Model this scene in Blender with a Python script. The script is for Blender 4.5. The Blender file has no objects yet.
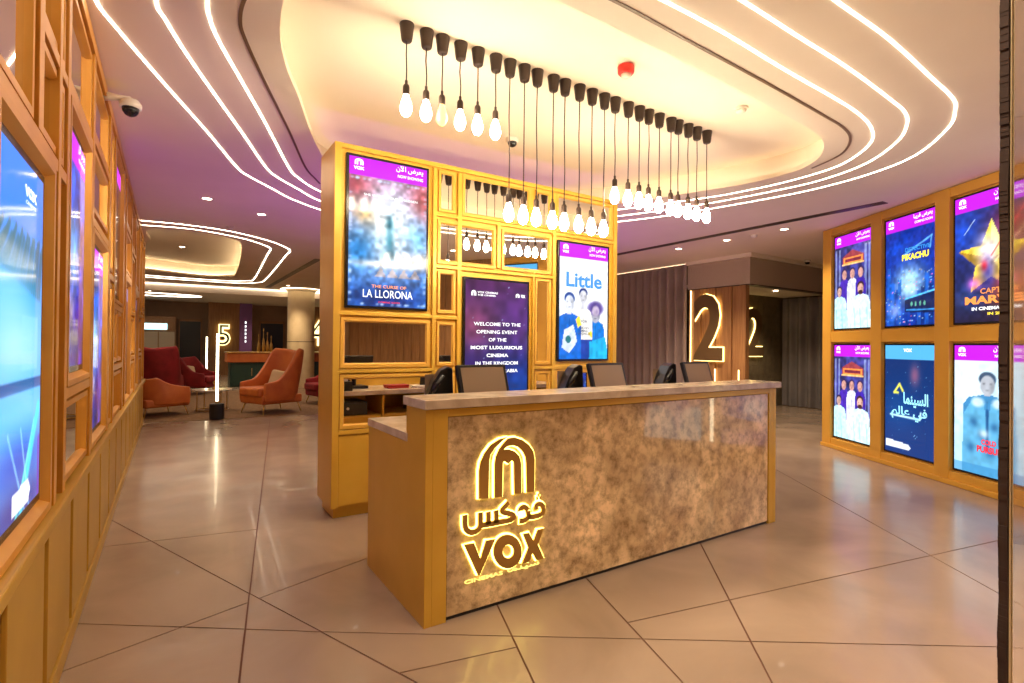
import bpy, bmesh, math, random
import numpy as np
from mathutils import Vector, Matrix
from mathutils.geometry import tessellate_polygon
random.seed(7); rng = np.random.default_rng(7)
PI = math.pi
scene = bpy.context.scene
COL = scene.collection

# ------------------------------------------------------------------ camera, world, exposure
F_PX, YAW, PITCH, ROLL, CAM_H = 527.6, 0.57531, 0.00669, 0.0098, 1.45
fw = Vector((math.sin(YAW)*math.cos(PITCH), math.cos(YAW)*math.cos(PITCH), math.sin(PITCH)))
rt = Vector((math.cos(YAW), -math.sin(YAW), 0)); up = rt.cross(fw)
r2 = rt*math.cos(ROLL) + up*math.sin(ROLL); u2 = -rt*math.sin(ROLL) + up*math.cos(ROLL)
cam = bpy.data.cameras.new('camera'); cam.sensor_width = 36.0; cam.lens = F_PX/1024*36.0
cam.clip_start = 0.02; cam.clip_end = 200
cam_o = bpy.data.objects.new('camera', cam); COL.objects.link(cam_o)
cam_o.matrix_world = Matrix(((r2.x, u2.x, -fw.x, 0), (r2.y, u2.y, -fw.y, 0), (r2.z, u2.z, -fw.z, CAM_H), (0, 0, 0, 1)))
scene.camera = cam_o
world = bpy.data.worlds.new('world'); world.use_nodes = True; scene.world = world
world.node_tree.nodes['Background'].inputs[0].default_value = (0.9, 0.75, 0.6, 1)
world.node_tree.nodes['Background'].inputs[1].default_value = 0.02
vs = scene.view_settings; vs.view_transform = 'Standard'; vs.look = 'None'; vs.gamma = 1; vs.use_curve_mapping = False
vs.exposure = 0.45
scene.cycles.max_bounces = 10; scene.cycles.diffuse_bounces = 5; scene.cycles.glossy_bounces = 5
scene.cycles.sample_clamp_indirect = 6.0
# strengths of the lamps of the place
S_BULB, S_LED, S_COVE, S_DOWN, S_SCREEN, S_TUBE = 80, 10, 3.2, 20, 1.15, 8
DOWN_GAIN = 2.95

# ------------------------------------------------------------------ materials
MATS = {}
def mat(name, color, rough=.5, metal=0., spec=.5, coat=0., emit=None, es=0., trans=0., ior=1.45):
    if name in MATS: return MATS[name]
    m = bpy.data.materials.new(name); m.use_nodes = True
    b = m.node_tree.nodes['Principled BSDF']
    b.inputs['Base Color'].default_value = (*color, 1); b.inputs['Roughness'].default_value = rough
    b.inputs['Metallic'].default_value = metal; b.inputs['Specular IOR Level'].default_value = spec
    b.inputs['Coat Weight'].default_value = coat; b.inputs['IOR'].default_value = ior
    b.inputs['Transmission Weight'].default_value = trans
    if emit: b.inputs['Emission Color'].default_value = (*emit, 1); b.inputs['Emission Strength'].default_value = es
    MATS[name] = m; return m
def noisy(name, c0, c1, scale=5., rough=.5, metal=0., detail=6., bump=0., stretch=(1, 1, 1), coat=0., lo=.35, hi=.65, r2_=None, distort=0.):
    if name in MATS: return MATS[name]
    m = mat(name, c0, rough, metal, coat=coat); nt = m.node_tree; b = nt.nodes['Principled BSDF']
    tc = nt.nodes.new('ShaderNodeTexCoord'); mp = nt.nodes.new('ShaderNodeMapping'); mp.inputs['Scale'].default_value = stretch
    n = nt.nodes.new('ShaderNodeTexNoise'); n.inputs['Scale'].default_value = scale; n.inputs['Detail'].default_value = detail
    n.inputs['Distortion'].default_value = distort
    cr = nt.nodes.new('ShaderNodeValToRGB'); e = cr.color_ramp.elements
    e[0].position = lo; e[0].color = (*c0, 1); e[1].position = hi; e[1].color = (*c1, 1)
    nt.links.new(tc.outputs['Object'], mp.inputs[0]); nt.links.new(mp.outputs[0], n.inputs['Vector'])
    nt.links.new(n.outputs['Fac'], cr.inputs[0]); nt.links.new(cr.outputs[0], b.inputs['Base Color'])
    if r2_ is not None:
        mr = nt.nodes.new('ShaderNodeMapRange'); mr.inputs['To Min'].default_value = rough; mr.inputs['To Max'].default_value = r2_
        nt.links.new(n.outputs['Fac'], mr.inputs['Value']); nt.links.new(mr.outputs[0], b.inputs['Roughness'])
    if bump:
        bp = nt.nodes.new('ShaderNodeBump'); bp.inputs['Strength'].default_value = bump; bp.inputs['Distance'].default_value = .01
        nt.links.new(n.outputs['Fac'], bp.inputs['Height']); nt.links.new(bp.outputs[0], b.inputs['Normal'])
    return m
def glow(name, c, s):
    if name in MATS: return MATS[name]
    m = mat(name, (.02, .02, .02), .4, emit=c, es=s); return m

GOLD = noisy('satin gold lacquer', (.64, .37, .045), (.70, .42, .06), 3, .34, .25, stretch=(1, 1, 1))
COPPER = noisy('orange bronze lacquer', (.60, .27, .035), (.68, .33, .05), 4, .34, .25)
WAINS = noisy('dull gold panel paint', (.44, .25, .035), (.49, .29, .045), 3, .42, .15)
AMBER = noisy('honey oak frame', (.66, .35, .05), (.69, .38, .06), 2.5, .4, .1)
MIRROR = mat('mirror glass', (.86, .83, .78), .015, 1.0)
BLACK = mat('black plastic', (.012, .011, .012), .32)
BEZEL = mat('black gloss bezel', (.01, .01, .012), .18)
DARK = mat('dark bronze cable and canopy', (.055, .035, .028), .45, .2)
BRASSD = noisy('brushed brass', (.55, .34, .10), (.62, .40, .13), 8, .3, .9)
SIGN = mat('brass sign face', (.50, .29, .08), .28, .75)
CEIL = noisy('cream ceiling paint', (.76, .66, .55), (.80, .70, .585), 1.2, .75, bump=.02)
CEILR = noisy('cream recess paint', (.80, .70, .55), (.83, .73, .58), 1.2, .8)
FLOORM = noisy('polished stone slab', (.27, .195, .14), (.38, .28, .205), 1.3, .18, 0, 8, .015, (1, 1, 1), .1, .3, .72, .28, .6)
JOINT = mat('rust brown joint', (.11, .035, .018), .8)
RUGM = noisy('brown wool carpet', (.16, .085, .04), (.24, .14, .07), 14, .95, 0, 8, .2)
WOOD = noisy('walnut panel', (.26, .12, .045), (.36, .18, .07), 6, .45, 0, 8, .05, (6, 6, .35))
WOODL = noisy('brown wood slats', (.24, .12, .05), (.34, .18, .08), 6, .5, 0, 8, .05, (6, 6, .35))
CURT = noisy('mauve grey velvet', (.27, .20, .185), (.32, .24, .22), 2, .85)
CURTD = noisy('slate grey velvet', (.17, .15, .15), (.22, .19, .185), 2, .85)
PELM = noisy('speckled plaster', (.34, .25, .20), (.52, .42, .33), 60, .6, 0, 2, .1, lo=.45, hi=.62)
PLAST = noisy('taupe wall paint', (.26, .16, .095), (.31, .195, .115), 2, .8)
BRICKD = noisy('dark olive tile', (.13, .10, .055), (.18, .14, .08), 6, .5)
def stone_mat():
    m = noisy('veined brown marble', (.40, .275, .145), (.80, .63, .385), 4.0, .22, 0, 14, .0, (1, 1, 1), .7, .30, .68, None, .7)
    nt = m.node_tree; b = nt.nodes['Principled BSDF']
    n2 = nt.nodes.new('ShaderNodeTexNoise'); n2.inputs['Scale'].default_value = 13; n2.inputs['Detail'].default_value = 10; n2.inputs['Roughness'].default_value = .75
    n3 = nt.nodes.new('ShaderNodeTexNoise'); n3.inputs['Scale'].default_value = 1.5; n3.inputs['Detail'].default_value = 6; n3.inputs['Distortion'].default_value = 1.5
    cr = nt.nodes.new('ShaderNodeValToRGB'); e = cr.color_ramp.elements
    e[0].position = .36; e[0].color = (.50, .44, .38, 1); e[1].position = .56; e[1].color = (1.15, 1.1, 1.05, 1)
    c3 = nt.nodes.new('ShaderNodeValToRGB'); e = c3.color_ramp.elements
    e[0].position = .35; e[0].color = (.80, .77, .73, 1); e[1].position = .62; e[1].color = (1.1, 1.08, 1.05, 1)
    tc = next(n for n in nt.nodes if n.type == 'TEX_COORD')
    mx = nt.nodes.new('ShaderNodeMix'); mx.data_type = 'RGBA'; mx.blend_type = 'MULTIPLY'; mx.inputs[0].default_value = 1
    my = nt.nodes.new('ShaderNodeMix'); my.data_type = 'RGBA'; my.blend_type = 'MULTIPLY'; my.inputs[0].default_value = 1
    old = b.inputs['Base Color'].links[0].from_socket
    nt.links.new(tc.outputs['Object'], n2.inputs['Vector']); nt.links.new(tc.outputs['Object'], n3.inputs['Vector'])
    nt.links.new(n2.outputs['Fac'], cr.inputs[0]); nt.links.new(n3.outputs['Fac'], c3.inputs[0])
    nt.links.new(old, mx.inputs[6]); nt.links.new(cr.outputs[0], mx.inputs[7])
    nt.links.new(mx.outputs[2], my.inputs[6]); nt.links.new(c3.outputs[0], my.inputs[7])
    nt.links.new(my.outputs[2], b.inputs['Base Color'])
    return m
STONE = stone_mat()
STONETOP = noisy('pale marble top', (.46, .36, .26), (.66, .55, .42), 7, .22, 0, 10, 0, (1, 1, 1), .2, .35, .65, None, .6)
LEDM = glow('warm white led line', (1, .84, .64), S_LED)
COVEM = glow('cove led', (1, .82, .60), S_COVE)
COVEL = glow('lounge cove led', (1, .80, .52), 11)
BULBM = glow('lit filament bulb', (1, .82, .56), S_BULB)
BULBD = glow('dim amber bulb', (1, .55, .12), 3.0)
DOWNM = glow('downlight lens', (1, .80, .58), S_DOWN)
TUBEM = glow('light tube', (1, .82, .52), S_TUBE)
HALO = glow('sign halo led', (1, .76, .14), 6)
NEON = glow('neon outline', (1, .84, .34), 2.2)
HALO2 = glow('numeral halo led', (1, .68, .2), 4.5)
ORANGE = noisy('orange leather', (.48, .115, .022), (.56, .15, .03), 5, .45)
RED = noisy('dark red velvet', (.20, .008, .012), (.30, .014, .02), 5, .7)
CREAM = mat('cream cushion fabric', (.55, .42, .26), .9)
GREEN = mat('bottle green panel', (.018, .05, .035), .4)
WHITE = mat('white plastic', (.75, .70, .62), .4)
TABLET = noisy('white marble', (.6, .55, .45), (.75, .7, .6), 4, .15)
SCREENOFF = mat('grey glass display', (.27, .195, .135), .25)

# ------------------------------------------------------------------ mesh helpers
class G:
    def __init__(s): s.v = []; s.f = []
    def add(s, vs_, fs):
        o = len(s.v); s.v += [tuple(p) for p in vs_]; s.f += [tuple(i+o for i in f) for f in fs]; return s
    def box(s, x0, x1, y0, y1, z0, z1):
        return s.add([(x0,y0,z0),(x1,y0,z0),(x1,y1,z0),(x0,y1,z0),(x0,y0,z1),(x1,y0,z1),(x1,y1,z1),(x0,y1,z1)],
                     [(3,2,1,0),(4,5,6,7),(0,1,5,4),(1,2,6,5),(2,3,7,6),(3,0,4,7)])
    def lathe(s, prof, seg=24, c=(0,0,0), caps=True):
        vs_, fs = [], []
        for r, z in prof:
            for k in range(seg):
                a = 2*PI*k/seg; vs_.append((c[0]+r*math.cos(a), c[1]+r*math.sin(a), c[2]+z))
        for i in range(len(prof)-1):
            for k in range(seg):
                k2 = (k+1) % seg
                fs.append((i*seg+k, i*seg+k2, (i+1)*seg+k2, (i+1)*seg+k))
        if caps:
            fs.append(tuple(range(seg))[::-1]); fs.append(tuple((len(prof)-1)*seg+k for k in range(seg)))
        return s.add(vs_, fs)
    def tube(s, pts, r, seg=10, closed=False):
        pts = [Vector(p) for p in pts]; n = len(pts); vs_, fs = [], []
        rs = r if isinstance(r, (list, tuple)) else [r]*n
        ref = None
        for i, p in enumerate(pts):
            a = pts[i-1] if (i or closed) else p; b = pts[(i+1) % n] if (i < n-1 or closed) else p
            t = (b-a).normalized()
            if ref is None: ref = Vector((0,0,1)) if abs(t.z) < .9 else Vector((1,0,0))
            x = t.cross(ref).normalized(); y = x.cross(t).normalized(); ref = y
            for k in range(seg):
                an = 2*PI*k/seg; vs_.append(p + (x*math.cos(an)+y*math.sin(an))*rs[i])
        for i in range(n if closed else n-1):
            j = (i+1) % n
            for k in range(seg):
                k2 = (k+1) % seg; fs.append((i*seg+k, i*seg+k2, j*seg+k2, j*seg+k))
        if not closed: fs += [tuple(range(seg))[::-1], tuple((n-1)*seg+k for k in range(seg))]
        return s.add(vs_, fs)
    def prism(s, loops, f):
        """loops: outer + holes of 2-D points; f(x, y, t) maps to 3-D with t 0 / 1 for the two faces"""
        tris = tessellate_polygon([[Vector((p[0], p[1], 0)) for p in l] for l in loops])
        flat = [p for l in loops for p in l]; n = len(flat)
        vs_ = [f(p[0], p[1], 0) for p in flat] + [f(p[0], p[1], 1) for p in flat]
        fs = [tuple(t) for t in tris] + [tuple(i+n for i in reversed(t)) for t in tris]
        o = 0
        for l in loops:
            m = len(l)
            for i in range(m):
                j = (i+1) % m; fs.append((o+i, o+j, n+o+j, n+o+i))
            o += m
        return s.add(vs_, fs)
def link(o, parent=None):
    COL.objects.link(o)
    if parent: o.parent = parent
    return o
def build(g, name, m, parent=None, smooth=False, bevel=0., fix=True, loc=None, seg=2):
    me = bpy.data.meshes.new(name); me.from_pydata([tuple(p) for p in g.v], [], g.f)
    if fix or bevel:
        bm = bmesh.new(); bm.from_mesh(me)
        bmesh.ops.recalc_face_normals(bm, faces=bm.faces)
        if bevel:
            es = [e for e in bm.edges if e.is_manifold and e.calc_face_angle(0) > .6]
            bmesh.ops.bevel(bm, geom=es, offset=bevel, segments=seg, affect='EDGES', profile=.6)
        bm.to_mesh(me); bm.free()
    if smooth: me.polygons.foreach_set('use_smooth', [True]*len(me.polygons))
    me.materials.append(m); o = bpy.data.objects.new(name, me)
    if loc: o.location = loc
    return link(o, parent)
def tag(o, label, cat, group=None, kind=None):
    o['label'] = label; o['category'] = cat
    if group: o['group'] = group
    if kind: o['kind'] = kind
    return o
def thing(name, label, cat, loc=(0,0,0), rz=0., group=None, kind=None):
    o = bpy.data.objects.new(name, None); o.location = loc; o.rotation_euler = (0,0,rz); link(o)
    return tag(o, label, cat, group, kind)
def struct(g, name, m, label, cat, **k):
    return tag(build(g, name, m, **k), label, cat, kind='structure')
def bxo(name, m, parent, b, bevel=.0):
    return build(G().box(*b), name, m, parent, bevel=bevel)
def spline(pts, n=10, closed=True):
    pts = [Vector((p[0], p[1], 0)) for p in pts]; out = []; N = len(pts)
    for i in range(N if closed else N-1):
        p0 = pts[i-1] if (closed or i) else pts[0]; p1 = pts[i]; p2 = pts[(i+1) % N]
        p3 = pts[(i+2) % N] if (closed or i+2 < N) else pts[-1]
        for k in range(n):
            t = k/n
            out.append(.5*((2*p1)+(-p0+p2)*t+(2*p0-5*p1+4*p2-p3)*t*t+(-p0+3*p1-3*p2+p3)*t**3))
    if not closed: out.append(pts[-1])
    return out
def offset(pts, d, closed=True):
    out = []; N = len(pts)
    for i, p in enumerate(pts):
        a = pts[i-1] if (closed or i) else p; b = pts[(i+1) % N] if (closed or i < N-1) else p
        t = (b-a).normalized(); out.append(p+Vector((t.y, -t.x, 0))*d)
    return out
def ribbon(pts, w, z0, z1, closed=True):
    a = offset(pts, -w/2, closed); b = offset(pts, w/2, closed); n = len(pts); g = G()
    vs_ = [(p.x,p.y,z0) for p in a]+[(p.x,p.y,z0) for p in b]+[(p.x,p.y,z1) for p in a]+[(p.x,p.y,z1) for p in b]
    fs = []
    for i in range(n if closed else n-1):
        j = (i+1) % n
        fs += [(i,j,n+j,n+i), (2*n+i,3*n+i,3*n+j,2*n+j), (i,2*n+i,2*n+j,j), (n+i,n+j,3*n+j,3*n+i)]
    if not closed: fs += [(0,n,3*n,2*n), (n-1,3*n-1,4*n-1,2*n-1)]
    return g.add(vs_, fs)
def ordw(i): return ['first','second','third','fourth','fifth','sixth','seventh','eighth','ninth','tenth','eleventh','twelfth'][i]
_tc = {}
def text_raw(body, bold=0., extrude=0.):
    k = (body, bold, extrude)
    if k not in _tc:
        c = bpy.data.curves.new('t', 'FONT'); c.body = body; c.size = 1; c.offset = bold; c.extrude = extrude; c.resolution_u = 3
        o = bpy.data.objects.new('t', c); COL.objects.link(o); dg = bpy.context.evaluated_depsgraph_get(); dg.update()
        me = bpy.data.meshes.new_from_object(o.evaluated_get(dg))
        v = [tuple(p.co) for p in me.vertices]; f = [tuple(p.vertices) for p in me.polygons]
        bpy.data.objects.remove(o); bpy.data.curves.remove(c); bpy.data.meshes.remove(me); _tc[k] = (v, f)
    return _tc[k]
def text_into(g, body, x0, x1, z0, z1, w0, w1=None, bold=0.):
    """text fitted to a rectangle of a wall-local plane (x along, z up, y = -w outwards)"""
    v, f = text_raw(body, bold, 0.5 if w1 is not None else 0.)
    xs = [p[0] for p in v]; ys = [p[1] for p in v]; ax, bx_, ay, by = min(xs), max(xs), min(ys), max(ys)
    def mp(p):
        w = w0 if w1 is None else (w1 if p[2] > 0 else w0)
        return (x0+(p[0]-ax)/(bx_-ax)*(x1-x0), -w, z0+(p[1]-ay)/(by-ay)*(z1-z0))
    return g.add([mp(p) for p in v], f)
AR_NOW1, AR_NOW2 = '\uFEE5\uFEF5\uFE8D \uFEBD\uFEAE\uFECC\uFEF3', '\uFE8E\uFE92\uFEF3\uFEAE\uFED7 \uFEBD\uFEAE\uFECC\uFEF3'
AR_VOX = '\uFEB2\uFEDB\uFEEE\uFED3'; AR_CIN = '\uFE8E\uFEE4\uFEE8\uFEF4\uFEB4\uFEDF\uFE8D'
AR_IN = '\uFEE2\uFEDF\uFE8E\uFECB \uFEF2\uFED3'; AR_CI2 = '\uFE8E\uFEE4\uFEE8\uFEF4\uFEB3'

# ------------------------------------------------------------------ the setting: floor
FLOOR_RECT = [(-4.6,-3.7),(13.4,-3.7),(13.4,27.2),(-4.6,27.2)]
JOINTS = [((1.593,10.769),(.264,2.517)),((-.336,5.244),(.905,2.116)),((-.322,3.441),(.674,2.734)),((-.348,3.023),(1.127,3.522)),
 ((-.338,4.681),(.56,4.52)),((.855,2.609),(3.416,.865)),((1.534,2.47),(1.329,1.85)),((2.189,2.485),(1.874,1.508)),
 ((3.258,2.463),(2.202,1.303)),((.886,2.217),(5.134,1.387)),((5.916,3.361),(4.16,1.063))]
def split(poly, a, d):
    L, R = [], []; n = len(poly)
    s = [(p-a).cross(d) for p in poly]
    for i in range(n):
        j = (i+1) % n
        if s[i] <= 0: L.append(poly[i])
        if s[i] >= 0: R.append(poly[i])
        if s[i]*s[j] < 0:
            q = poly[i].lerp(poly[j], s[i]/(s[i]-s[j])); L.append(q); R.append(q)
    return L, R
def inside(poly, p):
    sg = [(poly[(i+1) % len(poly)]-poly[i]).cross(p-poly[i]) for i in range(len(poly))]
    return all(x >= 0 for x in sg) or all(x <= 0 for x in sg)
cells = [[Vector(p) for p in FLOOR_RECT]]
# the joints close to the desk first stay local: cut the floor into fields before the fine joints
for a, b in [((-4.6,0.2),(13.4,0.2)), ((.7,10.9),(-4.6,10.9)), ((-4.6,11.0),(13.4,11.0))] + JOINTS:
    a = Vector(a); b = Vector(b); out = []
    for c in cells:
        hit = sum(inside(c, a.lerp(b, t/40)) for t in range(1, 40))
        if hit >= 4:
            L, R = split(c, a, b-a)
            out += [q for q in (L, R) if len(q) > 2]
        else: out.append(c)
    cells = out
floor = tag(build(G().box(-4.6, 13.4, -3.7, 27.2, -.12, -.004), 'floor', JOINT), 'polished beige stone floor with rust brown joints at odd angles', 'floor', kind='structure')
for c in cells:
    ar = sum(c[i].cross(c[(i+1) % len(c)]) for i in range(len(c)))
    if ar < 0: c.reverse()
    if abs(ar)/2 < .01: continue
    n = len(c); ins = []
    for i in range(n):
        e0 = (c[i]-c[i-1]).normalized(); e1 = (c[(i+1) % n]-c[i]).normalized()
        n0 = Vector((-e0.y, e0.x)); n1 = Vector((-e1.y, e1.x)); b = (n0+n1)
        ins.append(c[i]+b*(.0046/max(.25, 1+n0.dot(n1))))
    build(G().prism([[(p.x, p.y) for p in ins]], lambda x, y, t: (x, y, 0 if t else -.012)), 'stone_slab', FLOORM, floor)

# ------------------------------------------------------------------ ceiling, recesses, led lines
CZ, RZ = 3.2, 3.46
R_OUT = [(.48,2.75),(.62,2.45),(.92,2.2),(1.3,2.13),(1.61,2.12),(2.63,2.15),(3.69,2.2),(4.3,2.25),(4.66,2.33),(4.97,2.52),(5.14,2.75),(5.19,2.96),
 (5.15,3.38),(5.01,3.75),(4.8,4.3),(4.5,4.9),(4.0,5.45),(3.3,5.75),(2.5,5.85),(1.8,5.75),(1.35,5.45),(1.13,5.0),(.93,4.5),(.76,4.01),(.59,3.56),(.49,3.15)]
R2_OUT = [(-.3,10.05),(.39,9.84),(.86,10.1),(1.06,10.6),(1.26,12.86),(1.4,15.3),(1.3,15.9),(.65,16.25),(-.58,15.6),(-1.6,15.0),(-2.0,13.2),(-1.5,11.95),(-.7,11.75),(-.32,11.2)]
LED_A = [(-.34,3.1),(-.34,3.43),(-.26,3.7),(-.06,4.26),(.24,5.06),(.54,5.91),(.67,6.15),(.95,6.5),(1.26,6.87),(1.8,7.25),(2.7,7.5),(3.7,7.25),(4.6,6.5),
 (5.27,5.4),(5.62,4.58),(5.86,3.6),(5.93,3.05),(5.86,2.49),(5.63,2.02),(5.15,1.63),(4.79,1.47),(4.54,1.41),(4.08,1.38),(3.39,1.34),(2.79,1.34),(1.6,1.34),(.6,1.4),(-.05,1.8),(-.3,2.5)]
LED_B = [(-.08,3.26),(-.04,3.43),(.06,3.75),(.25,4.28),(.49,4.93),(.78,5.74),(.93,6.02),(1.2,6.35),(1.5,6.7),(2.0,7.0),(2.8,7.15),(3.6,6.9),(4.4,6.2),
 (5.03,5.19),(5.47,4.12),(5.66,3.18),(5.64,2.73),(5.47,2.32),(5.12,1.96),(4.79,1.77),(4.53,1.69),(4.22,1.66),(3.54,1.62),(2.91,1.61),(2.39,1.6),(1.5,1.6),(.7,1.72),(.15,2.1),(-.07,2.7)]
LED_C = [(.14,3.11),(.16,3.28),(.22,3.5),(.38,3.94),(.62,4.6),(.97,5.61),(1.11,5.9),(1.41,6.28),(1.9,6.6),(2.6,6.8),(3.4,6.6),(4.2,5.9),(4.79,4.95),(5.25,3.95),(5.37,3.54),
 (5.43,3.1),(5.38,2.61),(5.2,2.31),(4.94,2.08),(4.65,1.96),(4.35,1.9),(3.97,1.87),(3.24,1.85),(2.57,1.82),(2.06,1.82),(1.3,1.85),(.7,2.0),(.3,2.35),(.14,2.75)]
SLOT_D = [(1.36,6.0),(1.28,5.85),(1.11,5.52),(.81,4.67),(.52,3.89),(.35,3.41),(.30,3.21),(.30,2.98),(.36,2.7),(.55,2.32),(.92,2.06),(1.4,1.98),(1.86,1.96),(2.42,1.98),(3.28,2.01),(4.06,2.05),(4.47,2.08),(4.75,2.16),(5.0,2.32),(5.12,2.48),(5.22,2.72)]
L2_O = [(-.37,9.32),(.14,9.26),(.77,9.38),(1.39,9.85),(1.75,10.35),(1.9,10.73),(1.93,11.37),(2.06,13.38),(2.21,16.24),(2.1,16.98),(1.48,17.5),(-.65,17.39),(-2.3,16.6),(-2.9,13.4),(-2.7,11.7)]
L2_I = [(-.37,9.68),(.27,9.56),(.96,9.87),(1.41,10.37),(1.56,10.73),(1.6,11.34),(1.92,16.0),(1.8,16.6),(1.2,17.0),(-.6,16.9),(-2.0,16.2),(-2.5,13.4),(-2.3,11.7)]
rec1, rec2 = spline(R_OUT, 6), spline(R2_OUT, 6)
g = G(); outer = [(-4.6,-3.7),(13.4,-3.7),(13.4,27.2),(-4.6,27.2)]
loops = [outer, [(p.x,p.y) for p in rec1], [(p.x,p.y) for p in rec2]]
tr = tessellate_polygon([[Vector((x,y,0)) for x, y in l] for l in loops]); fl = [p for l in loops for p in l]
g.add([(x,y,CZ) for x, y in fl], [tuple(t) for t in tr])
ceiling = struct(g, 'ceiling', CEIL, 'cream ceiling with rounded recesses over desk and lounge', 'ceiling')
def area_sign(pts): return sum(pts[i].x*pts[(i+1) % len(pts)].y-pts[(i+1) % len(pts)].x*pts[i].y for i in range(len(pts)))
def recess(rec, rz, cove_label, cm):
    sg = 1 if area_sign(rec) > 0 else -1                       # offset() positive goes outwards for ccw loops
    o12 = offset(rec, .13*sg); n = len(rec)
    g = G()                                                     # lip, ledge and the side wall of the recess
    rings = [[(p.x,p.y,CZ) for p in rec], [(p.x,p.y,CZ+.045) for p in rec], [(p.x,p.y,CZ+.045) for p in o12], [(p.x,p.y,rz) for p in o12]]
    fs = [(r*n+i, r*n+(i+1) % n, (r+1)*n+(i+1) % n, (r+1)*n+i) for r in range(3) for i in range(n)]
    g.add([p for r in rings for p in r], fs); build(g, 'recess_edge', CEILR, ceiling, smooth=False, fix=False)
    g = G(); t = tessellate_polygon([[Vector((p.x,p.y,0)) for p in o12]]); g.add([(p.x,p.y,rz) for p in o12], [tuple(q) for q in t])
    build(g, 'recess_panel', CEILR, ceiling, fix=False)
    c = build(ribbon(offset(rec, .075*sg), .03, CZ+.047, CZ+.055), 'cove_light_strip', cm); tag(c, cove_label, 'led strip')
recess(rec1, RZ, 'warm led strip hidden in the ceiling cove above the desk', COVEM)
recess(rec2, 3.5, 'warm led strip hidden in the ceiling cove above the lounge', COVEL)
for pts, lab in ((LED_A, 'outermost glowing led line curving around the ceiling recess above the desk'), (LED_B, 'middle glowing led line of three around the ceiling recess above the desk'),
                 (LED_C, 'innermost glowing led line around the ceiling recess above the desk')):
    tag(build(ribbon(spline(pts, 6), .013, CZ-.005, CZ-.0005), 'led_line', LEDM), lab, 'led strip', 'led lines around the desk recess')
for pts, lab in ((L2_O, 'outer glowing led line around the lounge ceiling recess'), (L2_I, 'inner glowing led line around the lounge ceiling recess')):
    tag(build(ribbon(spline(pts, 5, False), .018, CZ-.005, CZ-.0005, False), 'led_line', LEDM), lab, 'led strip', 'led lines around the lounge recess')
tag(build(ribbon(spline(SLOT_D, 6, False), .02, CZ-.004, CZ-.0005, False), 'shadow_gap_trim', mat('bronze slot', (.16,.09,.05), .5)), 'thin dark bronze slot following the ceiling recess above the desk', 'trim')
for k, (cx, cy, a, b) in enumerate(((-.2, 20.6, 1.9, .9), (-.6, 23.6, 1.6, .8))):
    for q, sc in enumerate((1, .72)):
        e = [Vector((cx+a*sc*math.cos(2*PI*i/40), cy+b*sc*math.sin(2*PI*i/40), 0)) for i in range(40)]
        tag(build(ribbon(e, .035, CZ-.005, CZ-.0005), 'led_line', LEDM), ('outer','inner')[q]+' of the oval led lines on the far lounge ceiling, '+('nearer pair','farther pair')[k], 'led strip', 'far oval led lines')

# ------------------------------------------------------------------ outer walls
struct(G().box(-.75,-.43,-3.7,11.5,0,CZ), 'wall_left', PLAST, 'left wall carrying gold lattice of screens and mirrors', 'wall'); WL = bpy.data.objects['wall_left']
struct(G().box(-4.6,13.4,-3.95,-3.7,0,CZ), 'wall_back', WOODL, 'brown wood slatted wall behind the viewer', 'wall'); WBK = bpy.data.objects['wall_back']
for i in range(26): bxo('slat', WOODL, WBK, (-.3+i*.3, -.3+i*.3+.2, -3.7, -3.66, .1, CZ-.02))
struct(G().box(-4.85,-4.6,11.5,27.2,0,CZ), 'wall_lounge_side', PLAST, 'taupe side wall of the lounge', 'wall')
struct(G().box(-4.6,-.75,11.25,11.5,0,CZ), 'wall_lounge_front', PLAST, 'taupe return wall behind the gold lattice wall', 'wall')
struct(G().box(-4.6,13.4,27.2,27.45,0,CZ), 'wall_far', PLAST, 'taupe far wall of the lounge', 'wall')
struct(G().box(9.15,9.4,7.6,27.2,0,CZ), 'wall_curtain_side', PLAST, 'taupe wall behind the long mauve curtain', 'wall')
struct(G().box(13.1,13.4,2.6,7.6,0,CZ), 'wall_passage_end', PLAST, 'end wall of the passage behind the grey curtain', 'wall')
struct(G().box(8.3,13.4,2.4,2.6,0,CZ), 'wall_passage_side', PLAST, 'side wall of the passage', 'wall')
W2 = struct(G().box(9.4,13.1,7.5,7.75,0,CZ), 'wall_passage', BRICKD, 'dark tiled passage wall carrying the second numeral two', 'wall')
for r in range(11):
    for c in range(4):
        x0 = 10.9+c*.55+(r % 2)*.2; build(G().box(x0, min(x0+.54,13.09), 7.49, 7.5, .02+r*.25, .02+r*.25+.243), 'wall_tile', BRICKD, W2)

# ------------------------------------------------------------------ wall frames: u along the wall, w out of it, z up
PHI = math.atan2(-.85356819, -.52098114)
FR = {'Y': ((0,4.42), 0.), 'L': ((-.385,0), PI/2), 'R': ((8.217,4.091), PHI), 'B': ((0,-3.66), PI)}
def wpos(wall, u, w, z):
    (ox, oy), a = FR[wall]; return (ox+u*math.cos(a)+w*math.sin(a), oy+u*math.sin(a)-w*math.cos(a), z)
def ring(u0, u1, z0, z1, b, w0, w1, slope=.35):
    """a picture frame moulding: flat outer band, inner bevel running down to w0"""
    bi = b*slope; g = G(); L = []
    for d, w in ((0, w0), (0, w1), (b-bi, w1), (b, w0+.002), (b, w0)):
        L.append([(u0+d,-w,z0+d),(u1-d,-w,z0+d),(u1-d,-w,z1-d),(u0+d,-w,z1-d)])
    n = len(L); g.add([p for r in L for p in r], [(r*4+i, r*4+(i+1) % 4, ((r+1) % n)*4+(i+1) % 4, ((r+1) % n)*4+i) for r in range(n) for i in range(4)])
    return g
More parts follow.
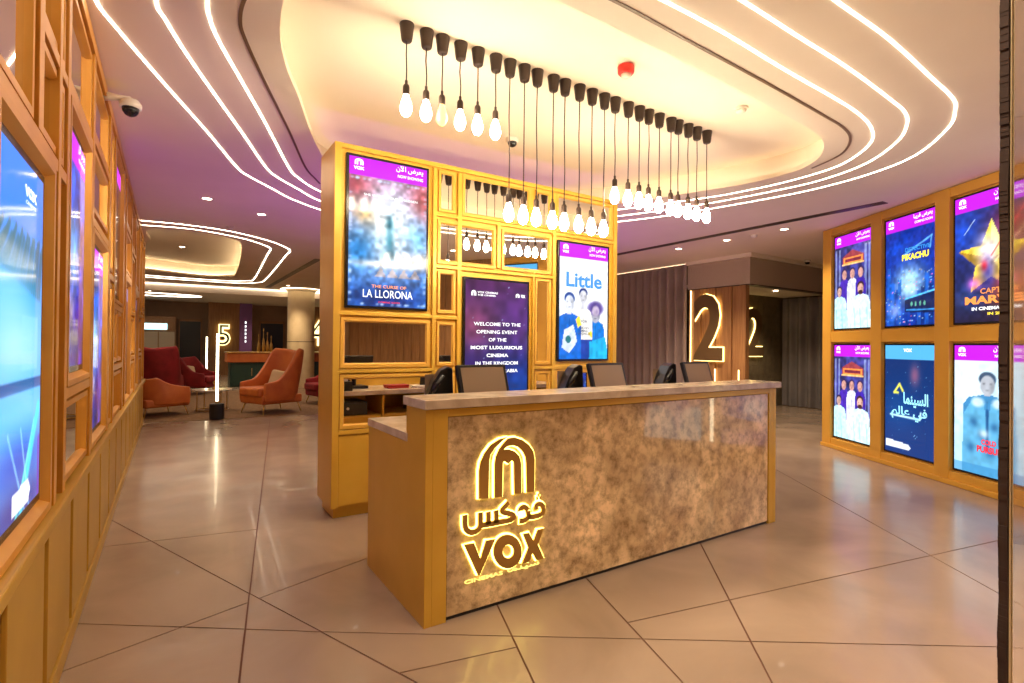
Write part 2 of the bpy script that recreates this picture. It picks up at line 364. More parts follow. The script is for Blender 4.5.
def mirror_cell(parent, u0, u1, z0, z1, m, b=.05, w0=0., w1=.028, off=0.):
    f = build(ring(u0-b-off, u1+b-off, z0-b, z1+b, b, w0, w1), 'mirror_frame', m, parent)
    build(G().box(u0-off-.004, u1-off+.004, -w0-.006, -w0, z0-.004, z1+.004), 'mirror_pane', MIRROR, f)

# ------------------------------------------------------------------ pictures shown by the screens (flat print, painted on a fine grid)
def lin(c): c = np.asarray(c, float)/255.; return np.where(c <= .04045, c/12.92, ((c+.055)/1.055)**2.4)
class Pic:
    def __init__(s, c0, c1=None, W=70, H=121):
        s.W, s.H = W, H; y, x = np.mgrid[0:H, 0:W]; s.x = x/(W-1); s.y = y/(H-1)
        c0 = np.array(c0, float); c1 = c0 if c1 is None else np.array(c1, float)
        s.a = c0+(c1-c0)*s.y[..., None]
    def mix(s, m, c): s.a = s.a*(1-m[..., None])+np.array(c, float)*m[..., None]; return s
    def ell(s, cx, cy, rx, ry, c, soft=.12, amt=1.):
        d = np.sqrt(((s.x-cx)/rx)**2+((s.y-cy)/ry)**2); return s.mix(np.clip((1-d)/soft, 0, 1)*amt, c)
    def blob(s, cx, cy, rx, ry, c, amt=1.):
        d = ((s.x-cx)/rx)**2+((s.y-cy)/ry)**2; return s.mix(np.exp(-d*1.6)*amt, c)
    def poly(s, pts, c, amt=1.):
        m = np.zeros_like(s.x, bool); n = len(pts)
        for i in range(n):
            (x0, y0), (x1, y1) = pts[i], pts[(i+1) % n]
            if y0 == y1: continue
            m ^= ((s.y >= min(y0, y1)) & (s.y < max(y0, y1)) & (s.x < x0+(s.y-y0)*(x1-x0)/(y1-y0)))
        return s.mix(m*amt, c)
    def rect(s, x0, x1, y0, y1, c, amt=1.): return s.poly([(x0,y0),(x1,y0),(x1,y1),(x0,y1)], c, amt)
    def line(s, p, q, wd, c, amt=1.):
        dx, dy = (q[0]-p[0]), (q[1]-p[1])*1.73; L = dx*dx+dy*dy
        t = np.clip(((s.x-p[0])*dx+(s.y-p[1])*1.73*dy)/L, 0, 1)
        d = np.hypot(s.x-p[0]-t*dx, (s.y-p[1])*1.73-t*dy); return s.mix(np.clip(1.5-d/wd, 0, 1)*amt, c)
    def noise(s, n, amt, c=None, ylo=0., yhi=1.):
        k = rng.random((int(n*1.7)+3, n+3)); gx = s.x*n; gy = s.y*n*1.7; i = gx.astype(int); j = gy.astype(int); fx = gx-i; fy = gy-j
        fx = fx*fx*(3-2*fx); fy = fy*fy*(3-2*fy)
        v = (k[j,i]*(1-fx)+k[j,i+1]*fx)*(1-fy)+(k[j+1,i]*(1-fx)+k[j+1,i+1]*fx)*fy
        w = (s.y >= ylo) & (s.y <= yhi)
        if c is None: s.a = s.a*(1+(v-.5)[..., None]*2*amt*w[..., None])
        else: s.mix(np.clip((v-.5)*3, 0, 1)*amt*w, c)
        return s
    def dots(s, n, c, y0=0, y1=1, r=.012):
        for _ in range(n): s.ell(rng.random(), y0+(y1-y0)*rng.random(), r, r*.58, c, .8, .3+.7*rng.random())
        return s
    def person(s, cx, top, hw, skin, hair, cloth, body_y, sh=.18, hh=None):
        hh = hh or hw*.75
        s.poly([(cx-sh,1.02),(cx-sh,body_y+.09),(cx-sh*.8,body_y+.03),(cx-hw*.4,body_y),(cx+hw*.4,body_y),(cx+sh*.8,body_y+.03),(cx+sh,body_y+.09),(cx+sh,1.02)], cloth)
        s.ell(cx, top+hh*.6, hw*.95, hh*.62, hair); s.rect(cx-hw*.35, cx+hw*.35, top+hh*1.3, body_y+.01, skin)
        s.ell(cx, top+hh*1.08, hw*.8, hh*.82, skin); dk = tuple(v*.62 for v in skin)
        s.ell(cx-hw*.36, top+hh*.95, hw*.2, hh*.09, dk, .8); s.ell(cx+hw*.36, top+hh*.95, hw*.2, hh*.09, dk, .8); s.ell(cx, top+hh*1.45, hw*.3, hh*.07, dk, .9)
        s.blob(cx+hw*.5, top+hh*1.1, hw*.35, hh*.5, dk, .5); s.line((cx, body_y+.05), (cx-.01, body_y+.3), .008, tuple(v*.7 for v in cloth), .6); return s
    def done(s): return np.clip(s.a, 0, 255)
MAG = (186, 26, 226)
def header(p, c=MAG): return p.rect(-.1, 1.1, -.1, .125, c)
def pic_llorona():
    p = Pic((165,105,130), (40,110,190)); p.noise(30, .25).noise(9, .35)
    p.blob(.1,.2,.3,.12,(150,40,50),.9).blob(.95,.25,.25,.2,(170,50,50),.9).blob(.5,.48,.55,.34,(225,243,255),1).blob(.5,.42,.3,.22,(245,252,255),1).blob(.2,.38,.18,.09,(255,200,130),.95).blob(.9,.66,.2,.06,(255,225,190),.9)
    p.blob(.12,.62,.25,.18,(20,110,180),.85).blob(.9,.5,.2,.15,(110,190,240),.7)
    p.blob(.51,.42,.06,.07,(30,100,120),.9).blob(.51,.55,.075,.13,(40,110,130),.85).blob(.52,.65,.1,.06,(30,90,110),.8).noise(14,.25,(40,80,120),.35,.72)
    p.blob(.5,.71,.6,.03,(255,245,230),.95)
    for x in (.4,.55,.7,.85): p.poly([(x,.73),(x+.08,.8),(x-.08,.8)],(240,190,150),.55)
    p.blob(.5,.95,.8,.14,(20,40,110),.9).noise(20,.25)
    for i in range(70):
        t = rng.random(); e = rng.integers(4); x, y = ((t,.14),(t,.985),(.02,.13+t*.86),(.98,.13+t*.86))[e]; p.ell(x, y, .03, .012, (200,225,255), .8, .55)
    return header(p).done()
def pic_welcome():
    p = Pic((70,28,78), (10,40,110)); p.blob(.1,.35,.5,.25,(130,60,90),.8).blob(.85,.3,.3,.35,(95,45,120),.6).blob(.8,.9,.6,.3,(10,60,140),.8).blob(.2,.75,.4,.2,(60,20,90),.8).noise(10,.2)
    p.dots(25,(150,170,220)); return p.done()
def pic_little():
    p = Pic((246,248,250),(236,244,250)); b, n = (28,120,200), (20,60,140)
    p.person(.74,.5,.13,(170,170,190),(80,60,130),(0,110,200),.66,.2); p.ell(.74,.55,.2,.075,(86,70,140),.3,.9).ell(.745,.575,.09,.055,(180,165,190),.3).blob(.77,.58,.03,.03,(120,100,150),.6)
    p.person(.48,.375,.1,(205,205,215),(25,45,110),(235,232,225),.55,.19); p.rect(.3,.68,.83,1.1,(20,60,150))
    p.person(.2,.42,.12,(200,205,220),(25,60,130),(10,95,190),.6,.24); p.poly([(.1,.75),(.28,.7),(.36,.85),(.2,.95),(.05,.9)],(200,215,235)).ell(.18,.83,.06,.035,(30,110,120))
    p.poly([(.62,.85),(.95,.8),(1.1,1.1),(.6,1.1)],(20,160,215)).poly([(.33,.66),(.4,.62),(.45,.7),(.37,.73)],(240,210,60)).poly([(.58,.78),(.66,.74),(.68,.82)],(240,210,60))
    p.noise(18,.12); return header(p).done()
def pic_barber():
    p = Pic((60,60,130),(40,40,110)); p.noise(10,.4)
    for x in (.05,.15,.85,.95): p.rect(x-.03,x+.02,.15,1,(180,200,235),.5)
    for i, x in enumerate((.28,.5,.72)): p.person(x,.36,.085,(205,150,140),(50,35,80),((70,40,170),(215,215,240),(60,35,160))[i],.47,.14)
    p.poly([(.22,.24),(.5,.17),(.8,.24),(.8,.32),(.22,.32)],(150,60,70)).rect(.25,.77,.245,.31,(250,140,70)).rect(.29,.73,.26,.297,(120,40,60)).line((.22,.32),(.8,.32),.012,(255,200,120))
    p.person(.14,.54,.08,(200,160,150),(40,30,60),(190,235,245),.65,.2); p.poly([(-.1,.76),(.14,.66),(.34,.78),(.42,1.02),(-.1,1.02)],(185,235,240))
    p.person(.72,.52,.1,(215,165,150),(60,35,40),(205,240,245),.65,.24); p.poly([(.42,1.02),(.52,.74),(.72,.65),(.92,.74),(1.1,1.02)],(205,242,248)); p.ell(.72,.635,.06,.025,(60,35,40))
    for x in (.05,.2,.55,.7,.88): p.line((x,.8),(x+.03,1),.012,(140,190,220),.7)
    p.noise(22,.12); return header(p).done()
def pic_city():
    p = Pic((10,40,140),(10,45,140)); p.blob(.5,.62,.35,.2,(190,235,255),1).blob(.3,.3,.5,.12,(20,70,190),.8)
    for x in np.linspace(0,1,14):
        h = .45+.25*rng.random()
        if abs(x-.5) > .12: p.rect(x-.04,x+.035,h,1,((15,60,150),(25,90,190),(10,40,110))[rng.integers(3)],.75)
    for _ in range(120):
        x, y = rng.random(), .5+.5*rng.random(); p.ell(x,y,.02,.006,((80,190,255),(255,120,190),(190,230,255),(255,210,120))[rng.integers(4)],.7,.8)
    p.poly([(.42,.76),(1.02,.7),(1.02,.9),(.42,.88)],(8,25,70),.9).line((.42,.76),(1.02,.70),.012,(90,190,255)).line((.45,.86),(1.02,.87),.01,(60,150,230))
    for x in (.55,.63,.72,.8): p.ell(x,.81,.02,.022,(90,170,150))
    p.blob(.2,.86,.16,.08,(150,170,250),.8).poly([(.3,.36),(.9,.22),(.96,.28),(.93,.31),(.36,.45)],(20,70,190),.0).line((.36,.36),(.93,.23),.015,(110,190,255),.8).line((.93,.23),(.9,.33),.012,(110,190,255),.8)
    p.noise(20,.2); return header(p).done()
def pic_star():
    p = Pic((25,50,140),(30,25,50)); p.blob(.85,.3,.4,.25,(140,30,40),.9).blob(.1,.3,.3,.2,(20,70,190),.9).blob(.8,.75,.35,.2,(190,70,30),.8).blob(.2,.8,.3,.15,(30,60,130),.8)
    c = (.55,.52); st = []
    for i in range(10):
        r = (.52,.24)[i % 2]; a = -PI/2+i*PI/5; st.append((c[0]+r*math.cos(a), c[1]+r*.58*math.sin(a)))
    p.poly(st,(225,190,50)); p.poly([(st[i]) for i in (0,1)]+[c],(250,225,110)).poly([st[2],st[3],c],(170,130,30)).poly([st[8],st[7],c],(160,120,30)).poly([st[4],st[5],c],(190,150,40))
    p.blob(.5,.45,.2,.15,(255,240,255),.95).blob(.5,.62,.14,.16,(60,60,170),.85).blob(.45,.57,.06,.05,(200,40,60),.9).blob(.3,.7,.12,.06,(255,120,230),.8).blob(.75,.7,.12,.06,(255,120,230),.8)
    p.line((.55,.5),(1.0,.15),.012,(255,90,80),.8).line((.6,.55),(1,.3),.01,(255,220,160),.8).line((.15,.3),(.3,.2),.006,(200,230,255),.8)
    p.noise(16,.2); return header(p).done()
def pic_night():
    p = Pic((14,44,100),(10,50,115)); p.blob(.3,.6,.5,.25,(14,70,140),.7).blob(.62,.27,.12,.12,(150,90,120),.8).dots(45,(120,190,230),.15,1,.01)
    p.rect(-.1,1.1,-.1,.13,(80,168,226)); p.poly([(.02,.885),(.5,.905),(.54,.935),(.5,.955),(.02,.95)],(225,240,250))
    for q in (((.2,.44),(.31,.36)),((.31,.36),(.38,.42)),((.2,.44),(.28,.44))): p.line(*q,.018,(235,230,90))
    p.line((.12,.65),(.72,.66),.016,(190,235,250)).line((.72,.66),(.74,.6),.016,(190,235,250)); return p.done()
def pic_pursuit():
    p = Pic((205,232,246),(170,220,245)); p.blob(.2,.3,.4,.3,(225,243,252),.8).blob(.85,.6,.3,.3,(190,228,246),.8)
    p.person(.5,.2,.14,(170,175,185),(60,80,105),(60,130,180),.38,.36,.1)
    p.poly([(.12,1.02),(.14,.55),(.3,.4),(.45,.45),(.5,.62),(.55,.45),(.7,.4),(.88,.55),(.9,1.02)],(90,165,205)).ell(.36,.44,.12,.05,(190,215,225),.5).ell(.66,.44,.12,.05,(190,215,225),.5)
    for x, y in ((.3,.6),(.42,.7),(.6,.62),(.72,.72),(.25,.8),(.55,.82)): p.blob(x,y,.08,.05,(35,90,140),.8)
    p.line((.5,.5),(.5,.8),.02,(30,80,130)).blob(.45,.68,.09,.04,(220,235,240),.8).noise(18,.07,None,.15,1)
    p.poly([(-.1,.93),(1.1,.93),(1.1,1.1),(-.1,1.1)],(40,120,180),.5); return header(p).done()
def pic_palm():
    p = Pic((20,120,235),(110,190,245)); p.rect(-.1,1.1,-.1,.2,(24,122,238))
    for i in range(26):
        a = .05+i*.036; p.line((1-a*1.3,.38-.1*a),(1.05-a*1.1,.22+.02*math.sin(i*2)),.022,(20,90,110),.8)
    p.blob(.3,.4,.6,.12,(110,190,235),.9).blob(.4,.52,.7,.14,(160,215,245),.9).rect(.55,.9,.44,.6,(140,205,235),.5).rect(-.1,1.1,.62,.655,(10,60,120),.85).blob(.5,.72,.8,.08,(110,190,250),.95)
    p.blob(.5,.85,.8,.1,(30,80,190),.95).blob(.5,.98,.9,.1,(20,30,120),.95)
    p.line((.95,.72),(.5,1.05),.035,(60,225,235),.8).line((.85,.76),(.4,1.05),.02,(110,255,220),.7).line((.55,.76),(.75,1),.008,(150,220,255),.8).line((.3,.76),(.65,1),.008,(150,220,255),.8).line((.97,.82),(.97,1),.02,(120,40,170),.8)
    p.poly([(.4,.93),(.72,.92),(.78,.95),(.74,.985),(.4,.99)],(235,242,250)); return p.done()
def pic_blue(seed_c, head=MAG, dim=1.):
    p = Pic((20,90,210), seed_c); p.noise(6,.5).blob(.4,.5,.4,.2,(120,200,255),.7).blob(.7,.8,.3,.12,(60,20,120),.8).blob(.3,.75,.25,.1,(235,200,190),.6).noise(16,.2); p.a *= dim
    return header(p, head).done()

def arch_logo(g, x0, x1, z0, z1, w):
    """the little double arch mark"""
    wd, h = x1-x0, z1-z0
    def arch(ox, iw, ow, zb):
        o, i = [], []
        for k in range(9):
            a = PI-PI*k/8; o.append((ox+ow*math.cos(a), zb+ow*math.sin(a))); i.append((ox+iw*math.cos(a), zb+iw*math.sin(a)))
        return [(ox-ow, 0)]+o+[(ox+ow, 0)]+[(ox+iw, 0)]+i[::-1]+[(ox-iw, 0)]
    for iw, ow in ((.36,.5),(.12,.27)):
        g.prism([arch(.5, iw, ow, .5)], lambda x, y, t: (x0+x*wd, -w-(.0004 if t else 0), z0+y*h))
def screen(wall, u0, u1, z0, z1, img, texts, label, group=None, w=0., logo=True, strength=None, extra=None):
    """wall display: bezel, glowing picture, flat lettering"""
    W, H = u1-u0, z1-z0; cu = (u0+u1)/2
    root = thing('wall_screen', label, 'screen', wpos(wall, cu, w, z0), FR[wall][1], group)
    bz = .022 if wall != 'L' else .032; g = G(); g.box(-W/2, W/2, -.014, .02, 0, H); build(g, 'bezel', BEZEL, root, bevel=.003)
    h_, w_, _ = img.shape; px, pz = np.meshgrid(np.linspace(-W/2+bz, W/2-bz, w_), np.linspace(H-bz, bz, h_))
    vs_ = np.stack([px, np.full_like(px, -.0155), pz], -1).reshape(-1, 3)
    idx = np.arange(h_*w_).reshape(h_, w_); fs = np.stack([idx[1:,:-1], idx[1:,1:], idx[:-1,1:], idx[:-1,:-1]], -1).reshape(-1, 4)
    me = bpy.data.meshes.new('display'); me.from_pydata(vs_.tolist(), [], fs.tolist())
    ca = me.color_attributes.new('picture', 'FLOAT_COLOR', 'POINT')
    ca.data.foreach_set('color', np.concatenate([lin(img.reshape(-1, 3)), np.ones((h_*w_, 1))], 1).astype(np.float32).ravel())
    me.materials.append(PICM); link(bpy.data.objects.new('display', me), root)
    for s_, x0, x1, y0, y1, c, *bold in texts:
        o = build(text_into(G(), s_, -W/2+x0*W, -W/2+x1*W, H-y1*H, H-y0*H, .0165, None, bold[0] if bold else .012), 'lettering', INK[c], root, fix=False); o['kind'] = 'stuff'
    if logo:
        gg = G(); arch_logo(gg, -W/2+.09*W, -W/2+.19*W, H-.068*H, H-.028*H, .0165)
        text_into(gg, 'VOX', -W/2+.08*W, -W/2+.2*W, H-.1*H, H-.078*H, .0165, None, .04); o = build(gg, 'logo', INK['white'], root, fix=False); o['kind'] = 'stuff'
    return root
PICM = bpy.data.materials.new('screen picture'); PICM.use_nodes = True
nt = PICM.node_tree; b = nt.nodes['Principled BSDF']; at = nt.nodes.new('ShaderNodeAttribute'); at.attribute_name = 'picture'
b.inputs['Base Color'].default_value = (.01,.01,.01,1); b.inputs['Roughness'].default_value = .09; b.inputs['Specular IOR Level'].default_value = .2
nt.links.new(at.outputs['Color'], b.inputs['Emission Color']); b.inputs['Emission Strength'].default_value = S_SCREEN
PICM.cycles.emission_sampling = 'NONE'
INK = {k: glow('ink '+k, tuple(lin(c)), s) for k, c, s in (('white',(255,255,255),1.4),('yellow',(255,225,60),1.3),('red',(225,30,50),1.2),('blue',(36,130,205),1.2),('orange',(255,150,70),1.2),('pale',(150,225,245),1.3),('navy',(30,50,90),1.),('pink',(255,110,130),1.2))}
for m_ in INK.values(): m_.cycles.emission_sampling = 'NONE'
def hd(ar=AR_NOW1, en='NOW SHOWING'): return [(ar,.58,.92,.022,.068,'white'), (en,.6,.92,.084,.104,'white')]

# ------------------------------------------------------------------ gold display wall behind the desk
YW0, YW1, YH = 1.11, 4.26, 3.10
yw = thing('display_wall', 'tall gold wall unit of screens and framed mirrors behind the desk', 'wall unit', (YW0, 4.42, 0))
def yb(name, m, u0, u1, w0, w1, z0, z1, bevel=.003): return bxo(name, m, yw, (u0-YW0, u1-YW0, -w1, -w0, z0, z1), bevel)
yb('body', GOLD, YW0, YW1, -.44, 0, .1, YH); yb('plinth', GOLD, YW0+.04, YW1-.04, -.42, -.05, 0, .1)
for u0, u1, z0, z1 in ((1.11,1.165,.1,3.1),(1.985,2.02,.72,3.05),(2.235,2.275,.72,3.05),(2.665,2.705,2.2,2.63),(3.095,3.115,.72,2.2),(3.345,3.385,.72,3.05),(4.205,4.26,.1,3.1)):
    yb('stile', GOLD, u0, u1, 0, .034, z0, z1)
for u0, u1, z0, z1 in ((1.165,4.205,3.062,3.1),(1.165,1.985,1.685,1.715),(1.165,2.235,1.205,1.235),(1.165,4.205,.70,.735),(2.02,3.345,2.62,2.65),(2.02,3.345,2.145,2.175),(2.02,2.235,1.68,1.71),(3.385,4.205,2.605,2.635),(3.115,4.205,1.205,1.235)):
    yb('rail', GOLD, u0, u1, 0, .032, z0, z1)
for c in ((2.075,2.177,2.70,3.01),(2.325,3.03,2.70,3.01),(3.16,3.295,2.70,3.01),(3.435,4.155,2.69,3.01),(2.075,2.61,2.23,2.55),(2.765,3.29,2.23,2.55),(2.075,2.184,1.77,2.09),
          (2.07,2.185,1.29,1.62),(3.165,3.295,1.29,2.10),(3.165,3.295,.79,1.15),(3.435,4.155,.79,1.15),(1.215,1.925,1.29,1.625),(1.215,2.18,.785,1.15)):
    mirror_cell(yw, *c, AMBER, .042 if c[1]-c[0] > .2 else .034, 0., .026, YW0)
for i in range(4):
    u = 1.17+i*.76; d = yb('door', GOLD, u, u+.752, 0, .018, .115, .69)
WEL = [('WELCOME TO THE',0.15,0.86,0.3280,0.3540,'white',0.006),('OPENING EVENT',0.19,0.81,0.3865,0.4125,'white',0.006),('OF THE',0.37,0.64,0.4450,0.4710,'white',0.006),('MOST LUXURIOUS',0.11,0.89,0.5035,0.5295,'white',0.018),('CINEMA',0.34,0.67,0.5620,0.5880,'white',0.018),('IN THE KINGDOM',0.18,0.82,0.6205,0.6465,'white',0.006),('OF SAUDI ARABIA',0.18,0.82,0.6790,0.7050,'white',0.006),('VOX CINEMAS',.2,.5,.1,.115,'white'),('THE CINEMA',.2,.47,.122,.134,'white'),('VOX',.86,.93,.105,.13,'white',.04)]
r_ = screen('Y', 1.205, 1.94, 1.745, 3.03, pic_llorona(), hd()+[('SHE WANTS YOUR CHILDREN',.2,.85,.245,.26,'white',0),('THE CURSE OF',.3,.72,.84,.86,'orange'),('LA LLORONA',.2,.8,.873,.925,'white',0),('COMING SOON',.38,.64,.948,.96,'red')],
       'wall screen with ghostly blue LA LLORONA film poster', w=.016)
screen('Y', 2.3, 3.05, .80, 2.09, pic_welcome(), WEL, 'dark purple wall screen reading WELCOME TO THE OPENING EVENT', w=.016, logo=False)
g = G(); arch_logo(g, -.375+.11*.75, -.375+.18*.75, 1.29-.135*1.29, 1.29-.095*1.29, .0165); arch_logo(g, -.375+.78*.75, -.375+.84*.75, 1.29-.13*1.29, 1.29-.1*1.29, .0165)
o = build(g, 'logo', INK['white'], bpy.data.objects['wall_screen.001'], fix=False); o['kind'] = 'stuff'
screen('Y', 3.415, 4.14, 1.285, 2.565, pic_little(), hd()+[('Little',.15,.85,.255,.38,'blue',.028),('FOR',.44,.56,.655,.675,'navy'),('BOSS',.42,.6,.71,.73,'navy'),('SMALL',.42,.6,.735,.755,'navy'),('WORLD',.38,.62,.76,.78,'navy')],
       'wall screen with white Little poster of three people in blue', w=.016)

# ------------------------------------------------------------------ left wall lattice
def lb(name, m, u0, u1, w0, w1, z0, z1, bevel=.003):          # children of wall_left carry world coordinates (X = -.385 + w, Y = u)
    return bxo(name, m, WL, (-.385+w0, -.385+w1, u0, u1, z0, z1), bevel)
def lmirror(u0, u1, z0, z1):
    b = .045; o = build(ring(u0, u1, z0, z1, b, 0, .03), 'mirror_frame', COPPER, WL); o.rotation_euler = (0,0,PI/2); o.location = (-.425,0,0)
    p = build(G().box(u0+b-.004, u1-b+.004, -.008, -.002, z0+b-.004, z1-b+.004), 'mirror_pane', MIRROR, o)
def lframe(u0, u1, z0, z1):
    o = build(ring(u0, u1, z0, z1, .055, 0, .045, .5), 'screen_frame', COPPER, WL); o.rotation_euler = (0,0,PI/2); o.location = (-.43,0,0)
POSTS = [(-3.6,-3.5),(-1.2,-1.1),(.4,.5),(1.78,1.86),(2.79,2.85),(3.0,3.07),(3.90,3.985),(4.90,5.02),(5.36,5.44),(6.34,6.46),(6.70,6.78),(7.62,7.72),(8.5,8.6),(9.48,9.6),(10.45,10.55),(11.38,11.5)]
for a, b_ in POSTS: lb('post', COPPER, a, b_, -.045, .0, .78, 3.19)
lb('ledge', WAINS, -3.7, 11.5, -.045, .028, .735, .785, .008); lb('rail', COPPER, -3.7, 11.5, -.045, .004, 3.12, 3.195)
lb('baseboard', WAINS, -3.7, 11.5, -.045, .008, 0, .09, .004)
lb('wainscot_back', WAINS, -3.7, 11.5, -.045, -.016, .09, .735)
y = -3.53
while y < 11.4:
    lb('wainscot_panel', WAINS, y, min(y+.543, 11.48), -.016, 0, .1, .725, .004); y += .623
LM = [(.52,1.76,.82,1.9),(.52,1.76,2.0,3.1),(1.88,2.38,2.2,3.1),(2.50,2.98,2.2,2.54),(2.50,2.98,2.62,3.1),(3.08,3.89,2.63,3.1),(3.08,3.89,.8,1.17),(4.0,4.88,2.24,2.62),(4.0,4.88,2.70,3.1),
      (5.45,5.86,1.27,1.72),(5.93,6.33,1.27,1.72),(5.45,6.33,.8,1.18),(5.04,5.34,.8,1.9),(5.04,5.34,2.0,3.1),(6.47,6.69,.8,3.1),(6.8,7.6,2.2,2.62),(6.8,7.6,2.7,3.1),(7.73,8.49,.8,1.2),(7.73,8.49,1.3,1.75),(7.73,8.49,1.85,2.5),(7.73,8.49,2.6,3.1),
      (8.62,9.46,2.2,3.1),(9.62,10.43,.8,1.2),(9.62,10.43,1.3,1.8),(9.62,10.43,1.9,3.1),(10.57,11.36,.8,1.9),(10.57,11.36,2.0,3.1)]
for c in LM: lmirror(*c)
for u0, u1, z in ((1.86,3.0,2.155),(2.45,3.0,2.58),(3.07,3.9,2.59),(3.07,3.9,1.21),(3.985,4.9,2.165),(3.985,4.9,2.66),(5.02,5.36,1.95),(5.44,6.34,1.745),(5.44,6.34,1.225),(6.78,7.62,2.15),(6.78,7.62,2.66),(7.72,8.5,1.25),(7.72,8.5,1.8),(7.72,8.5,2.55),(8.6,9.48,2.15),(9.6,10.45,1.25),(9.6,10.45,1.85),(10.55,11.38,1.95)):
    lb('rail', COPPER, u0, u1, -.045, -.002, z-.024, z+.024)
lb('post', COPPER, 2.40, 2.48, -.045, .0, 2.18, 3.12)
LS = [(1.9,2.74,.79,2.13,pic_palm(),[('VOX',.56,.8,.085,.115,'white',.05),('CINEMAS',.58,.78,.125,.135,'white',0)],False,'large blue wall screen with palm leaves at the viewer end of left wall'),
      (3.09,3.88,1.24,2.56,pic_blue((40,20,110)),hd(),True,'second nearest screen on left wall, blue under a magenta header, set high'),
      (4.0,4.88,.80,2.13,pic_blue((30,40,120)),hd(),True,'third nearest screen on left wall, blue and magenta, reaching down to ledge'),
      (5.45,6.33,1.78,3.09,pic_blue((6,12,30),MAG,.22),[],True,'fourth nearest screen on left wall, dark, just below the ceiling'),
      (6.8,7.6,.80,2.12,pic_blue((6,30,60),(40,90,150),.3),[],True,'fifth nearest screen on left wall, narrow bluish glow above the ledge'),
      (8.62,9.46,.80,2.12,pic_blue((6,30,60),(40,90,150),.3),[],True,'farthest screen on left wall near the lounge')]
for u0, u1, z0, z1, im, tx, lg, lab in LS:
    lframe(u0, u1, z0, z1)
    screen('L', u0+.05, u1-.05, z0+.05, z1-.05, im, tx, lab, 'screens in the left wall lattice', w=-.042, logo=lg)

# ------------------------------------------------------------------ right wall of screens
RWL = 5.27
wr = struct(G().box(0, RWL, .035, .30, 0, CZ), 'wall_right', AMBER, 'angled right wall of amber framed poster screens', 'wall')
wr.location = wpos('R', 0, 0, 0); wr.rotation_euler = (0,0,PHI)
def rb(name, m, u0, u1, w0, w1, z0, z1, bevel=.006): return bxo(name, m, wr, (u0, u1, -w1, -w0, z0, z1), bevel)
rb('rail', AMBER, 0, RWL, -.035, .012, 3.09, CZ-.003); rb('rail', AMBER, 0, RWL, -.035, .012, 1.535, 1.69); rb('rail', AMBER, 0, RWL, -.035, .012, .055, .145)
rb('baseboard', AMBER, -.02, RWL, -.035, .035, 0, .055, .01)
us = [.205+i*1.01 for i in range(6)]
we = struct(G().box(RWL, 9.0, .0, .30, 0, CZ), 'wall_entrance', WOODL, 'brown wood slatted wall continuing the right wall behind the viewer', 'wall'); we.location = wr.location; we.rotation_euler = wr.rotation_euler
for i in range(17): bxo('slat', WOODL, we, (RWL+.02+i*.215, RWL+.02+i*.215+.17, -.03, 0, .08, CZ-.02), .004)
rb('stile', AMBER, 0, .195, -.035, .02, .055, CZ-.003)
for i in range(5):
    a = us[i]+.81; rb('stile', AMBER, a, us[i+1]-.01, -.035, .02, .055, CZ-.003)
RS = [[(pic_barber, hd(), 'upper screen nearest the passage, barbershop comedy poster with gowned customers'), (pic_city, hd(AR_NOW2,'COMING SOON')+[('DETECTIVE',.42,.88,.3,.335,'blue',.03),('PIKACHU',.36,.86,.355,.41,'yellow',.05)], 'upper wall screen with blue neon city poster titled PIKACHU'),
       (pic_star, hd()+[('CAPTAIN',.4,.86,.735,.775,'orange'),('MARVEL',.18,1.0,.79,.85,'orange',.04),('IN CINEMAS NOW',.28,.92,.872,.897,'white',.03),('IN 2D',.5,.7,.915,.935,'yellow',.03)], 'upper wall screen with golden star poster titled MARVEL')],
      [(pic_barber, hd(), 'lower screen nearest the passage, barbershop comedy poster with gowned customers'), (pic_night, [(AR_CIN,.4,.86,.43,.56,'pale',.03),(AR_IN,.16,.84,.56,.68,'pale',.02),('VOX',.4,.56,.045,.075,'white',.05)], 'lower wall screen with dark starry poster of glowing Arabic lettering'),
       (pic_pursuit, hd()+[('COLD',.42,.62,.715,.755,'red',.05),('PURSUIT',.36,.72,.765,.815,'red',.05)], 'lower wall screen with pale COLD PURSUIT poster of man in winter coat')]]
FILL = [[(pic_little, hd(), 'upper screen of right wall just past the frame edge, white poster'), (pic_night, [], 'upper screen of right wall nearest the viewer, dark starry poster')],
        [(pic_city, hd(), 'lower screen of right wall just past the frame edge, neon city poster'), (pic_barber, hd(), 'lower screen of right wall nearest the viewer, barbershop poster')]]
for r, (z0, z1) in enumerate(((1.71,3.07),(.16,1.515))):
    for i, (fn, tx, lab) in enumerate(RS[r]+FILL[r]):
        screen('R', us[i], us[i]+.80, z0, z1, fn(), tx, lab, 'poster screens on the right wall', w=-.034, logo=fn is not pic_night)

# ------------------------------------------------------------------ reception desk
DX0, DX1, DY0, DYM, DY1 = 1.10, 4.25, 2.495, 2.76, 3.41
desk = thing('reception_desk', 'long gold framed reception desk with brown marble front', 'desk', (DX0, DY0, 0))
def db(name, m, x0, x1, y0, y1, z0, z1, bevel=.003): return bxo(name, m, desk, (x0-DX0, x1-DX0, y0-DY0, y1-DY0, z0, z1), bevel)
def end_panel(x0, x1):
    pts = [(0,.0),(DY1-DY0,.0),(DY1-DY0,.912),(DYM-DY0,.912),(DYM-DY0,1.112),(0,1.112)]
    g = G(); g.prism([pts], lambda y, z, t: ((x1 if t else x0)-DX0, y, z)); return build(g, 'end_panel', GOLD, desk, bevel=.003)
end_panel(DX0, DX0+.04); end_panel(DX1-.04, DX1)
db('stile', GOLD, DX0+.04, DX0+.125, DY0, DY0+.03, .0, 1.112); db('stile', GOLD, DX1-.10, DX1-.04, DY0, DY0+.03, .0, 1.112)
db('rail', GOLD, DX0+.125, DX1-.10, DY0, DY0+.03, 1.072, 1.112)
